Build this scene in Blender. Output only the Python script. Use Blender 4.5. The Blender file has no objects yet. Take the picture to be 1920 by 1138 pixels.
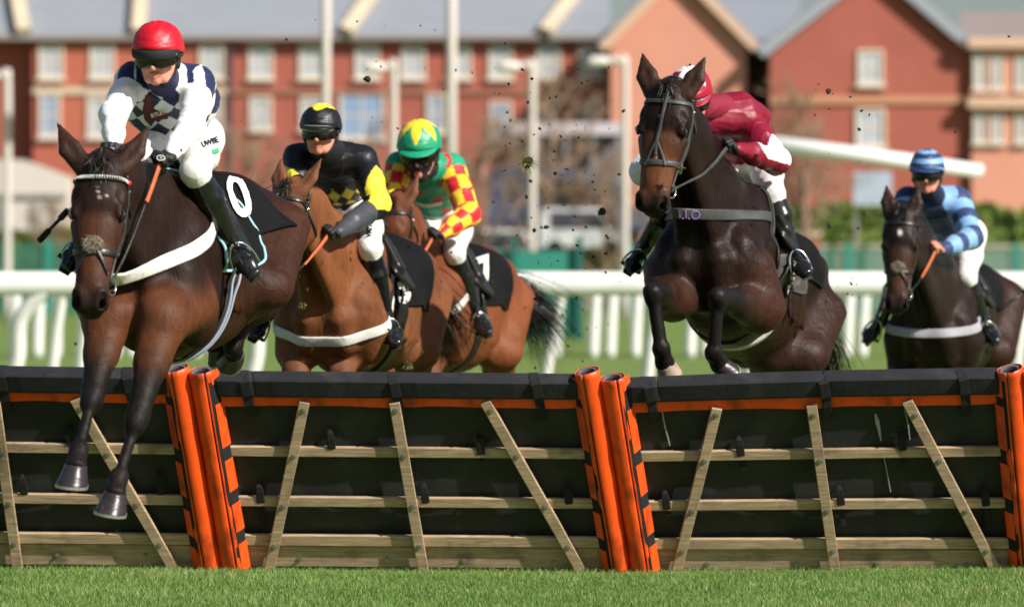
import bpy, math, random, time, os
import numpy as np
from mathutils import Vector, Matrix
from mathutils.bvhtree import BVHTree

# ------------------------------------------------------------------ camera, light, exposure
SC = bpy.context.scene
COL = SC.collection
FPX = 7500.0            # focal length in photograph pixels (1920 wide)
CAMZ = 1.45             # camera height, horizon sits at photo row 512
HOR = 512.0
cam_data = bpy.data.cameras.new('camera')
cam = bpy.data.objects.new('camera', cam_data); COL.objects.link(cam)
cam.location = (0, 0, CAMZ); cam.rotation_euler = (math.radians(90), 0, 0)
cam_data.sensor_width = 36.0; cam_data.lens = 36.0*FPX/1920
cam_data.shift_y = -(569-HOR)/1920
cam_data.clip_start = 0.5; cam_data.clip_end = 3000
cam_data.dof.use_dof = True; cam_data.dof.focus_distance = 18.3; cam_data.dof.aperture_fstop = 2.4
SC.camera = cam
SUN_EL, SUN_AZ = math.radians(36), math.radians(52)   # azimuth: to the right of the line back to the camera
sd = Vector((math.sin(SUN_AZ)*math.cos(SUN_EL), -math.cos(SUN_AZ)*math.cos(SUN_EL), math.sin(SUN_EL)))
w = bpy.data.worlds.new('World'); SC.world = w; w.use_nodes = True
nt = w.node_tree; bg = nt.nodes['Background']; sk = nt.nodes.new('ShaderNodeTexSky')
sk.sky_type = 'NISHITA'; sk.sun_disc = False; sk.sun_elevation = SUN_EL
sk.sun_rotation = math.atan2(sd.x, sd.y); sk.dust_density = 1.5; sk.air_density = 1.0
nt.links.new(sk.outputs[0], bg.inputs[0]); bg.inputs[1].default_value = 0.062
sl = bpy.data.lights.new('sun', 'SUN'); sl.energy = 5.0; sl.angle = math.radians(0.6); sl.color = (1.0, .93, .84)
sun = bpy.data.objects.new('sun', sl); COL.objects.link(sun); sun.location = (30, -30, 40)
sun.rotation_euler = sd.to_track_quat('Z', 'Y').to_euler()
SC.view_settings.view_transform = 'Standard'; SC.view_settings.look = 'None'
SC.view_settings.gamma = 1; SC.view_settings.exposure = 0.42
SC.render.engine = 'CYCLES'
SC.cycles.max_bounces = 6

def at(px, py, Y):
    """photo pixel at distance Y -> world point"""
    return np.array([(px-960)*Y/FPX, Y, CAMZ-(py-HOR)*Y/FPX])
def srgb(r, g, b):
    f = lambda c: (c/255/12.92) if c/255 <= .04045 else ((c/255+.055)/1.055)**2.4
    return (f(r), f(g), f(b))
def nrm(v):
    v = np.asarray(v, float); return v/(np.linalg.norm(v)+1e-12)
RNG = np.random.default_rng(7)

# ------------------------------------------------------------------ objects
def setp(o, label=None, cat=None, group=None, kind=None):
    if label: o['label'] = label
    if cat: o['category'] = cat
    if group: o['group'] = group
    if kind: o['kind'] = kind
    return o
def empty(name, loc, label=None, cat=None, group=None, kind=None):
    o = bpy.data.objects.new(name, None); COL.objects.link(o); o.location = [float(c) for c in loc]
    o.empty_display_size = .1
    return setp(o, label, cat, group, kind)
def wloc(o):
    v = np.zeros(3)
    while o is not None: v = v+np.array(o.location); o = o.parent
    return v
def mobj(name, V, F, mats, parent=None, smooth=True, fmat=None, attrs=None, origin=None):
    """link a mesh given in WORLD coordinates; it becomes local to its parent (or to its own base)"""
    V = np.asarray(V, float)
    if parent is not None: off = wloc(parent)
    elif origin is not None: off = np.asarray(origin, float)
    else: off = np.array([(V[:, 0].min()+V[:, 0].max())/2, (V[:, 1].min()+V[:, 1].max())/2, V[:, 2].min()])
    me = bpy.data.meshes.new(name)
    L = V-off
    if isinstance(F, np.ndarray) and F.ndim == 2:
        n, k = F.shape
        me.vertices.add(len(L)); me.vertices.foreach_set('co', L.astype(np.float32).ravel())
        me.loops.add(n*k); me.loops.foreach_set('vertex_index', F.astype(np.int32).ravel())
        me.polygons.add(n); me.polygons.foreach_set('loop_start', np.arange(0, n*k, k, dtype=np.int32))
        me.polygons.foreach_set('loop_total', np.full(n, k, dtype=np.int32))
        me.update(calc_edges=True)
    else:
        me.from_pydata([tuple(v) for v in L], [], [tuple(int(i) for i in f) for f in F]); me.update()
    if not isinstance(mats, (list, tuple)): mats = [mats]
    for m in mats: me.materials.append(m)
    if fmat is not None: me.polygons.foreach_set('material_index', np.asarray(fmat, dtype=np.int32))
    me.polygons.foreach_set('use_smooth', np.full(len(me.polygons), bool(smooth)))
    for an, av in (attrs or {}).items():
        av = np.asarray(av, np.float32)
        if av.ndim == 2:
            a = me.attributes.new(an, 'FLOAT_COLOR', 'POINT')
            if av.shape[1] == 3: av = np.concatenate([av, np.ones((len(av), 1), np.float32)], 1)
            a.data.foreach_set('color', av.ravel())
        else:
            a = me.attributes.new(an, 'FLOAT', 'POINT'); a.data.foreach_set('value', av)
    me.validate(); me.update()
    o = bpy.data.objects.new(name, me); COL.objects.link(o)
    if parent is not None: o.parent = parent
    else: o.location = off
    return o

class MB:
    """collects polygons (world space) for one mesh"""
    def __init__(s): s.v = []; s.f = []; s.m = []
    def add(s, V, F, mi=0):
        b = len(s.v); s.v += [tuple(map(float, p)) for p in V]; s.f += [tuple(b+int(i) for i in f) for f in F]; s.m += [mi]*len(F)
    def box(s, c, sz, mi=0, rz=0.0):
        c = np.asarray(c, float); h = np.asarray(sz, float)/2
        P = np.array([[x, y, z] for z in (-1, 1) for y in (-1, 1) for x in (-1, 1)])*h
        if rz: k, q = math.cos(rz), math.sin(rz); P = np.stack([P[:, 0]*k-P[:, 1]*q, P[:, 0]*q+P[:, 1]*k, P[:, 2]], 1)
        s.add(P+c, [(0, 2, 3, 1), (4, 5, 7, 6), (0, 1, 5, 4), (2, 6, 7, 3), (0, 4, 6, 2), (1, 3, 7, 5)], mi)
    def bar(s, a, b, wd, th, nv, mi=0, off=0.0):
        """bar from a to b, width wd across, thickness th along nv, its back face lifted off by off"""
        a = np.asarray(a, float); b = np.asarray(b, float); d = nrm(b-a); n = nrm(np.asarray(nv)-np.dot(nv, d)*d); x = np.cross(d, n)
        P = []
        for q in (a, b):
            for (i, j) in ((-1, 0), (1, 0), (1, 1), (-1, 1)): P.append(q+x*i*wd/2+n*(off+j*th))
        s.add(P, [(3, 2, 1, 0), (4, 5, 6, 7), (0, 1, 5, 4), (1, 2, 6, 5), (2, 3, 7, 6), (3, 0, 4, 7)], mi)
    def tube(s, path, r, n=8, mi=0, caps=True):
        V, F = tube_mesh(path, r, n, caps); s.add(V, F, mi)
    def quad(s, a, b, c, d, mi=0): s.add([a, b, c, d], [(0, 1, 2, 3)], mi)
    def prism(s, P, n, mi=0):
        """polygon P pushed back along n"""
        P = np.asarray(P, float); k = len(P); Q = P+np.asarray(n)
        s.add(np.concatenate([P, Q]), [tuple(range(k)), tuple(range(2*k-1, k-1, -1))]+[(i, i+k, (i+1) % k+k, (i+1) % k) for i in range(k)], mi)
    def build(s, name, mats, parent=None, smooth=False, **kw):
        return mobj(name, s.v, s.f, mats, parent, smooth, s.m, **kw)

def catmull(P, n):
    P = np.asarray(P, float)
    if len(P) < 3:
        t = np.linspace(0, 1, n)[:, None]; return P[0]*(1-t)+P[-1]*t
    Q = np.concatenate([[2*P[0]-P[1]], P, [2*P[-1]-P[-2]]]); out = []
    ts = np.linspace(0, len(P)-1-1e-9, n)
    for t in ts:
        i = int(t); u = t-i; p0, p1, p2, p3 = Q[i:i+4]
        out.append(.5*((2*p1)+(p2-p0)*u+(2*p0-5*p1+4*p2-p3)*u*u+(3*p1-p0-3*p2+p3)*u**3))
    return np.array(out)

def tube_mesh(path, r, n=8, caps=True, flat=None):
    path = np.asarray(path, float); m = len(path)
    r = np.broadcast_to(np.asarray(r, float), (m,))
    T = np.gradient(path, axis=0); T /= np.linalg.norm(T, axis=1)[:, None]+1e-12
    up = np.array([0, 0, 1.0]) if abs(T[0, 2]) < .9 else np.array([1.0, 0, 0])
    x = nrm(np.cross(up, T[0])); V = []
    for i in range(m):
        x = nrm(x-np.dot(x, T[i])*T[i]); y = np.cross(T[i], x)
        for k in range(n):
            a = 2*math.pi*k/n; V.append(path[i]+r[i]*(math.cos(a)*x+math.sin(a)*y))
    F = [(i*n+k, i*n+(k+1) % n, (i+1)*n+(k+1) % n, (i+1)*n+k) for i in range(m-1) for k in range(n)]
    if caps: F += [tuple(range(n-1, -1, -1)), tuple((m-1)*n+k for k in range(n))]
    return V, F

def ribbon(P, N, wd, th, closed=False):
    """strap: points P on a surface, outward normals N; a band with real thickness"""
    P = np.asarray(P, float); N = np.asarray(N, float); m = len(P)
    wd = np.broadcast_to(np.asarray(wd, float), (m,))
    if closed: T = np.roll(P, -1, 0)-np.roll(P, 1, 0)
    else: T = np.gradient(P, axis=0)
    T /= np.linalg.norm(T, axis=1)[:, None]+1e-9
    X = np.cross(T, N); X /= np.linalg.norm(X, axis=1)[:, None]+1e-9
    N = np.cross(X, T)
    V = []
    for i in range(m):
        for a, h in ((-.5, -.004), (-.5, th*.7), (-.38, th), (.38, th), (.5, th*.7), (.5, -.004)):
            V.append(P[i]+X[i]*a*wd[i]+N[i]*h)
    k = 6; F = []
    for i in range(m if closed else m-1):
        j = (i+1) % m
        F += [(i*k+q, i*k+(q+1) % k, j*k+(q+1) % k, j*k+q) for q in range(k)]
    if not closed: F += [tuple(range(k)), tuple((m-1)*k+q for q in range(k-1, -1, -1))]
    return V, F

# ------------------------------------------------------------------ materials
MATS = {}
def newmat(name):
    m = bpy.data.materials.new(name); m.use_nodes = True; MATS[name] = m
    return m, m.node_tree.nodes, m.node_tree.links, m.node_tree.nodes['Principled BSDF']
def mat(name, col, rough=.6, metal=0.0, var=.12, scale=8.0, bump=0.0, bscale=60.0, sheen=0.0, coat=0.0, spec=.5, attr=None, dirt=None, stretch=None):
    """plain surface with mottled colour and optional bump; attr = colour attribute instead of col"""
    if name in MATS: return MATS[name]
    m, N, L, b = newmat(name)
    b.inputs['Roughness'].default_value = rough; b.inputs['Metallic'].default_value = metal
    b.inputs['Sheen Weight'].default_value = sheen; b.inputs['Coat Weight'].default_value = coat
    b.inputs['Specular IOR Level'].default_value = spec
    tc = N.new('ShaderNodeTexCoord'); mp = N.new('ShaderNodeMapping'); L.new(tc.outputs['Object'], mp.inputs[0])
    if stretch: mp.inputs['Scale'].default_value = stretch
    no = N.new('ShaderNodeTexNoise'); no.inputs['Scale'].default_value = scale; no.inputs['Detail'].default_value = 6
    no.inputs['Roughness'].default_value = .65
    L.new(mp.outputs[0], no.inputs['Vector'])
    mr = N.new('ShaderNodeMapRange'); mr.inputs[1].default_value = .25; mr.inputs[2].default_value = .75
    mr.inputs[3].default_value = 1-var; mr.inputs[4].default_value = 1+var
    L.new(no.outputs[0], mr.inputs[0])
    mx = N.new('ShaderNodeVectorMath'); mx.operation = 'SCALE'; L.new(mr.outputs[0], mx.inputs['Scale'])
    if attr:
        at_ = N.new('ShaderNodeAttribute'); at_.attribute_name = attr; L.new(at_.outputs['Color'], mx.inputs[0])
    else: mx.inputs[0].default_value = col[:3]
    src = mx.outputs[0]
    if dirt:
        dcol, damt, dsc = dirt
        n2 = N.new('ShaderNodeTexNoise'); n2.inputs['Scale'].default_value = dsc; n2.inputs['Detail'].default_value = 8
        L.new(mp.outputs[0], n2.inputs['Vector'])
        r2 = N.new('ShaderNodeMapRange'); r2.inputs[1].default_value = .52; r2.inputs[2].default_value = .72; r2.inputs[4].default_value = damt
        L.new(n2.outputs[0], r2.inputs[0])
        mm = N.new('ShaderNodeMix'); mm.data_type = 'RGBA'; L.new(r2.outputs[0], mm.inputs[0]); L.new(src, mm.inputs[6]); mm.inputs[7].default_value = (*dcol, 1)
        src = mm.outputs[2]
    L.new(src, b.inputs['Base Color'])
    if bump:
        n3 = N.new('ShaderNodeTexNoise'); n3.inputs['Scale'].default_value = bscale; n3.inputs['Detail'].default_value = 4
        L.new(mp.outputs[0], n3.inputs['Vector'])
        bp = N.new('ShaderNodeBump'); bp.inputs['Strength'].default_value = bump; bp.inputs['Distance'].default_value = .01
        L.new(n3.outputs[0], bp.inputs['Height']); L.new(bp.outputs[0], b.inputs['Normal'])
    return m
# ------------------------------------------------------------------ ground
def grass_mat():
    m, N, L, b = newmat('turf')
    tc = N.new('ShaderNodeTexCoord')
    def noise(s, d=6):
        n = N.new('ShaderNodeTexNoise'); n.inputs['Scale'].default_value = s; n.inputs['Detail'].default_value = d; L.new(tc.outputs['Object'], n.inputs['Vector']); return n
    a, c = noise(.35), noise(9.0)
    cr = N.new('ShaderNodeValToRGB'); e = cr.color_ramp.elements
    e[0].position = .3; e[0].color = (.125, .20, .05, 1); e[1].position = .72; e[1].color = (.20, .27, .085, 1)
    mix = N.new('ShaderNodeMath'); mix.operation = 'ADD'; h = N.new('ShaderNodeMath'); h.operation = 'MULTIPLY'; h.inputs[1].default_value = .5
    L.new(a.outputs[0], mix.inputs[0]); L.new(c.outputs[0], mix.inputs[1]); L.new(mix.outputs[0], h.inputs[0]); L.new(h.outputs[0], cr.inputs[0])
    L.new(cr.outputs[0], b.inputs['Base Color']); b.inputs['Roughness'].default_value = 1; b.inputs['Specular IOR Level'].default_value = .05
    n3 = noise(60, 3); bp = N.new('ShaderNodeBump'); bp.inputs['Strength'].default_value = .6; bp.inputs['Distance'].default_value = .03
    L.new(n3.outputs[0], bp.inputs['Height']); L.new(bp.outputs[0], b.inputs['Normal'])
    return m
MG = grass_mat()
# one sheet from behind the camera to the horizon
xs = np.concatenate([[-900, -300, -100, -40], np.linspace(-15, 15, 31), [40, 100, 300, 900]])
ys = np.concatenate([[-60, 0, 10], np.linspace(15, 60, 60), [80, 120, 200, 400, 900, 1600]])
gx, gy = np.meshgrid(xs, ys, indexing='ij')
gz = -0.03+.012*np.sin(gx*1.3+gy*.7)*np.sin(gy*.9)*(np.abs(gx) < 16)
V = np.stack([gx, gy, gz], -1).reshape(-1, 3); ny = len(ys)
F = [(i*ny+j, (i+1)*ny+j, (i+1)*ny+j+1, i*ny+j+1) for i in range(len(xs)-1) for j in range(ny-1)]
g = mobj('ground', V, F, MG, origin=(0, 0, 0)); setp(g, 'green racecourse turf running back under the hurdles and rails', 'ground', kind='structure')

def blades(name, regions, hmin, hmax, wid, seed, label, cols):
    r = np.random.default_rng(seed); Vs = []; Fs = []; Cs = []; base = 0
    for (x0, x1, y0, y1, n, hs) in regions:
        x = r.uniform(x0, x1, n); y = r.uniform(y0, y1, n)
        keep = np.abs(x) < y*.15+.3
        x = x[keep]; y = y[keep]; n = len(x)
        patch = .5+.5*np.sin(x*2.1+np.sin(y*1.7)*2)*np.sin(y*2.9+x*.8)
        h = r.uniform(hmin, hmax, n)*hs*(.8+.4*patch); a = r.uniform(0, 2*np.pi, n); ln = r.uniform(.1, .75, n)*h; la = r.uniform(0, 2*np.pi, n)
        wv = wid*r.uniform(.6, 1.3, n)
        cx, sx = np.cos(a)*wv/2, np.sin(a)*wv/2
        z0 = -.035+.012*np.sin(x*1.3+y*.7)*np.sin(y*.9)
        dx, dy = np.cos(la)*ln, np.sin(la)*ln
        P = np.stack([np.stack([x-cx, y-sx, z0], 1), np.stack([x+cx, y+sx, z0], 1),
                      np.stack([x+cx*.8+dx*.35, y+sx*.8+dy*.35, z0+h*.6], 1), np.stack([x-cx*.8+dx*.35, y-sx*.8+dy*.35, z0+h*.6], 1),
                      np.stack([x+dx, y+dy, z0+h], 1)], 1)
        idx = base+np.arange(n)[:, None]*5
        Fs.append(np.concatenate([idx+np.array([[0, 1, 2]]), idx+np.array([[0, 2, 3]]), idx+np.array([[3, 2, 4]])], 0))
        Vs.append(P.reshape(-1, 3)); base += n*5
        t = r.random(n)*.5+patch*.5; c = cols[0][None]*(1-t[:, None])+cols[1][None]*t[:, None]
        dead = r.random(n) < .05+.09*(patch > .8); c[dead] = cols[2]
        c = c*r.uniform(.75, 1.2, (n, 1)); Cs.append(np.repeat(c, 5, 0))
    m, N, L, b = newmat(name+'_blade'); at_ = N.new('ShaderNodeAttribute'); at_.attribute_name = 'col'
    L.new(at_.outputs['Color'], b.inputs['Base Color']); b.inputs['Roughness'].default_value = .55
    tr = N.new('ShaderNodeBsdfTranslucent'); L.new(at_.outputs['Color'], tr.inputs[0]); ms = N.new('ShaderNodeMixShader'); ms.inputs[0].default_value = .35
    L.new(b.outputs[0], ms.inputs[1]); L.new(tr.outputs[0], ms.inputs[2]); L.new(ms.outputs[0], N['Material Output'].inputs[0])
    o = mobj(name, np.concatenate(Vs), np.concatenate(Fs), m, smooth=False, attrs={'col': np.concatenate(Cs)}, origin=(0, 0, 0))
    setp(o, label, 'grass', kind='stuff')
GC = [np.array((.12, .245, .045)), np.array((.25, .39, .10)), np.array((.42, .40, .2))]
blades('grass', [(-3.4, 3.4, 16.6, 19.55, 145000, 1.0), (-3.2, 3.2, 19.5, 20.15, 16000, .75), (-4.5, 4.5, 20.3, 26, 40000, 1.2), (-6, 6, 26, 40, 30000, 1.6)],
       .016, .042, .004, 3, 'short mown green grass on the landing side and beyond the hurdles', GC)
# ------------------------------------------------------------------ hurdles
M_rub = mat('black_rubber', srgb(26, 29, 32), .62, var=.3, scale=5, bump=.25, bscale=14, dirt=(srgb(64, 62, 58), .45, 5))
M_pad = mat('black_foam_pad', srgb(34, 35, 40), .75, var=.2, scale=9, bump=.2, bscale=30, dirt=(srgb(80, 74, 70), .4, 6), spec=.3)
M_org = mat('orange_vinyl', (.84, .085, .008), .46, var=.16, scale=5, bump=.5, bscale=11, dirt=(srgb(112, 44, 22), .75, 9), stretch=(1, 1, .5))
M_velc = mat('black_velcro', (.006, .006, .007), .9)
M_foam = mat('grey_foam', srgb(88, 92, 98), .85, bump=.5, bscale=120)
M_foamd = mat('dark_foam', srgb(36, 38, 44), .9)
M_bolt = mat('zinc_bolt', srgb(150, 158, 155), .35, metal=.85)
def wood_mat(name, c1, c2, c3):
    m, N, L, b = newmat(name)
    tc = N.new('ShaderNodeTexCoord'); mp = N.new('ShaderNodeMapping'); mp.inputs['Scale'].default_value = (2.2, 8, 26)
    L.new(tc.outputs['Object'], mp.inputs[0])
    n1 = N.new('ShaderNodeTexNoise'); n1.inputs['Scale'].default_value = 3; n1.inputs['Detail'].default_value = 9; n1.inputs['Distortion'].default_value = .6; L.new(mp.outputs[0], n1.inputs['Vector'])
    cr = N.new('ShaderNodeValToRGB'); e = cr.color_ramp.elements; e[0].position = .3; e[0].color = (*c1, 1); e[1].position = .75; e[1].color = (*c2, 1)
    L.new(n1.outputs[0], cr.inputs[0])
    n2 = N.new('ShaderNodeTexNoise'); n2.inputs['Scale'].default_value = 7; n2.inputs['Detail'].default_value = 8; L.new(tc.outputs['Object'], n2.inputs['Vector'])
    r2 = N.new('ShaderNodeMapRange'); r2.inputs[1].default_value = .55; r2.inputs[2].default_value = .75; r2.inputs[4].default_value = .75; L.new(n2.outputs[0], r2.inputs[0])
    mm = N.new('ShaderNodeMix'); mm.data_type = 'RGBA'; L.new(r2.outputs[0], mm.inputs[0]); L.new(cr.outputs[0], mm.inputs[6]); mm.inputs[7].default_value = (*c3, 1)
    L.new(mm.outputs[2], b.inputs['Base Color']); b.inputs['Roughness'].default_value = .75
    bp = N.new('ShaderNodeBump'); bp.inputs['Strength'].default_value = .4; bp.inputs['Distance'].default_value = .004; L.new(n1.outputs[0], bp.inputs['Height']); L.new(bp.outputs[0], b.inputs['Normal'])
    return m
M_wood = wood_mat('batten_wood', srgb(142, 120, 94), srgb(194, 170, 140), srgb(98, 82, 64))
M_board = wood_mat('kick_board_wood', srgb(138, 118, 98), srgb(184, 160, 136), srgb(84, 70, 58))
YB, YT = 20.0, 19.52      # bottom and top of the leaning panel
def hp(px, py, off=0.0):
    """photo pixel -> point on the leaning hurdle plane, off metres toward the camera"""
    # plane through (z=0,Y=YB) and (z=.96,Y=YT); intersect the ray, then step out
    k = (YB-YT)/.96; dz = -(py-HOR)/FPX      # z = CAMZ + dz*Y ; Y = YB - k z
    Y = (YB-k*CAMZ)/(1+k*dz) - off
    return at(px, py, Y)
HN = nrm((0, -1.0, -(YB-YT)/.96))
HN = HN if HN[1] < 0 else -HN
def lerp(a, b, t): return a+(b-a)*t

def hurdle(quad, slats, straps, rolls, label, bolts, wave=0.0, chips=()):
    (TLx, TLy), (TRx, TRy), (BLx, BLy), (BRx, BRy) = quad
    def uv(u, v):      # u along, v 0 bottom .. 1 top
        x = lerp(lerp(BLx, BRx, u), lerp(TLx, TRx, u), v); y = lerp(lerp(BLy, BRy, u), lerp(TLy, TRy, u), v)
        return x, y
    def vrow(py_frac): return py_frac
    base = hp(*uv(.5, 0)); base[2] = 0
    R = empty('hurdle', base, label, 'hurdle', 'padded hurdle panels standing across the track')
    # v of each level measured from panel two: top 692, bottom 1055
    V = lambda py: (1055-py)/363.0
    U0, U1 = 0.0, 1.0
    # rubber sheets, slightly overlapping
    for (y0, y1, o) in ((742, 846, .012), (830, 940, .004), (922, 1012, -.004)):
        mb = MB(); n = 24; P = []
        r = random.Random(int(y0+TLx))
        for i in range(n+1):
            u = i/n
            for j in range(5):
                v = lerp(V(y0), V(y1), j/4); x, y = uv(u, v)
                P.append(hp(x, y, o+.006*math.sin(u*9+j*.8+r.random()*.25+y0)+.004*math.sin(u*31+j)))
        Fq = [(i*5+j, i*5+j+1, (i+1)*5+j+1, (i+1)*5+j) for i in range(n) for j in range(4)]
        mb.add(P, Fq); Q = np.array(P)+np.array([0, .02, 0]); mb.add(Q, [f[::-1] for f in Fq])
        b_ = [i*5 for i in range(n+1)]; t_ = [i*5+4 for i in range(n+1)]
        K = len(P); mb.add(list(P)+list(Q), [(t_[i], t_[i+1], t_[i+1]+K, t_[i]+K) for i in range(n)]+[(b_[i+1], b_[i], b_[i]+K, b_[i+1]+K) for i in range(n)])
        mb.build('rubber_sheet', M_rub, R, smooth=True)
    # orange strip
    mb = MB(); n = 30; P = []
    for i in range(n+1):
        u = i/n; s = wave*8*math.sin(u*3.1)*0; sg = 1.2*math.sin(u*17)+.8*math.sin(u*29)
        for py in (738, 758+sg): x, y = uv(u, V(py)); P.append(hp(x, y, .052+.003*math.sin(u*23)))
    Fq = [(2*i, 2*i+1, 2*i+3, 2*i+2) for i in range(n)]
    mb.add(P, Fq); Q = np.array(P)+np.array([0, .006, 0]); mb.add(Q, [f[::-1] for f in Fq]); mb.add(list(P)+list(Q), [(2*i+1, 2*i+1+len(P), 2*i+3+len(P), 2*i+3) for i in range(n)])
    mb.build('orange_strip', M_org, R)
    # top pad: chunky foam bar with sections
    secs = [0]+[s for s in straps['top']]+[1]
    mb = MB()
    for a, b in zip(secs[:-1], secs[1:]):
        m = 7
        prof = [(742, .025), (741, .072), (738, .082), (712, .090), (709, .085), (694, .01), (693, -.06), (712, -.09), (742, -.05)]
        P = []
        for i in range(m+1):
            u = lerp(lerp(.03, .985, a)+.0012, lerp(.03, .985, b)-.0012, i/m); bul = .004*math.sin(math.pi*i/m)
            sag = wave*math.sin(math.pi*u)
            e = (.006 if i in (0, m) else 0)
            for (py, o) in prof:
                x, y = uv(u, V(py)); q = hp(x, y, 0); q = q+np.array([0, -o-bul+e*np.sign(o), sag]); P.append(q)
        k = len(prof); Fq = [(i*k+j, i*k+(j+1) % k, (i+1)*k+(j+1) % k, (i+1)*k+j) for i in range(m) for j in range(k)]
        Fq += [tuple(range(k))[::-1], tuple(m*k+j for j in range(k))]
        mb.add(P, Fq)
    mb.build('top_pad', M_pad, R)
    # battens
    for (ya, yb) in ((827, 847), (921, 941), (993, 1015)):
        yc = (ya+yb)/2; a = hp(*uv(.003, V(yc))); b = hp(*uv(.997, V(yc)))
        mb = MB(); mb.bar(a, b, (yb-ya)/375*.98, .022, HN, 0, .022)
        bo = mb.build('batten', M_wood, R); bv(bo, .003)
    # kick board
    mb = MB(); a = hp(*uv(.0, V(1037))); b = hp(*uv(1, V(1037))); mb.bar(a, b, 44/375, .02, HN, 0, .004); bv(mb.build('kick_board', M_board, R), .003)
    # diagonal braces with coach bolts
    for (xt, yt, xb, yb) in slats:
        a = hp(xt, yt); b = hp(xb, yb+6)
        mb = MB(); mb.bar(a, b, .052, .026, HN, 0, .0465)
        br = mb.build('brace', M_wood, R); bv(br, .003)
        for py in (756, 847-8, 931, 1005):
            dy = (yb-1055); t = (py+dy-yt)/(yb-yt)
            if t < 0 or t > 1: continue
            p = a+(b-a)*t+HN*(.0725)
            bolt(p, br)
    for (bx, by) in bolts: bolt(hp(bx, by)+HN*.024, R)
    # webbing straps over the pad and through the sheets
    for u in straps['top']:
        mb = MB(); P = []
        for (py, o) in ((693.5, -.07), (692.5, -.02), (697, .022), (708, .080), (713, .092), (738, .084), (745, .068), (757, .062), (778, .032)):
            x, y = uv(u+.006*(py-690)/90, V(py)); q = hp(x, y, 0)+np.array([0, -o-.002, 0]); P.append(q)
        Vv, Fv = ribbon(P, [(0, -.6, .8)]*3+[(0, -1, 0)]*6, [.05]*6+[.045]*3, .003); mb.add(Vv, Fv)
        mb.build('strap', M_velc, R, smooth=False)
    for (px, py0, py1) in straps['low']:
        mb = MB(); P = [hp(px, py0, .02), hp(px+2, py0+8, .05), hp(px+3, py0+17, .052), hp(px+5, py0+34, .05), hp(px+6, py0+44, .022), hp(px+9, py1, .03)]
        Vv, Fv = ribbon(P, [HN]*6, [.018, .03, .04, .04, .034, .026], .005); mb.add(Vv, Fv); mb.build('strap', M_velc, R)
    for pts in chips:      # splashes of white on the rubber
        mb = MB(); P = [hp(x, y, .024) for x, y, _ in pts]; Vv, Fv = ribbon(P, [HN]*len(P), [w_/375 for _, _, w_ in pts], .002); mb.add(Vv, Fv); mb.build('splash', mat('lime_splash', srgb(150, 152, 150), .9, var=.4, scale=60), R)
    for args in rolls: roll(R, *args)
    return R
def bv(o, w_, seg=2):
    m = o.modifiers.new('bevel', 'BEVEL'); m.width = w_; m.segments = seg; m.limit_method = 'ANGLE'
    return o
def bolt(p, parent):
    mb = MB(); x = np.array([1., 0, 0]); z = np.cross(HN, x)
    mb.tube([p-HN*.004, p+HN*.004], .0135, 12); mb.tube([p+HN*.004, p+HN*.012], .008, 6)
    mb.build('bolt', M_bolt, parent, smooth=False)
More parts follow.
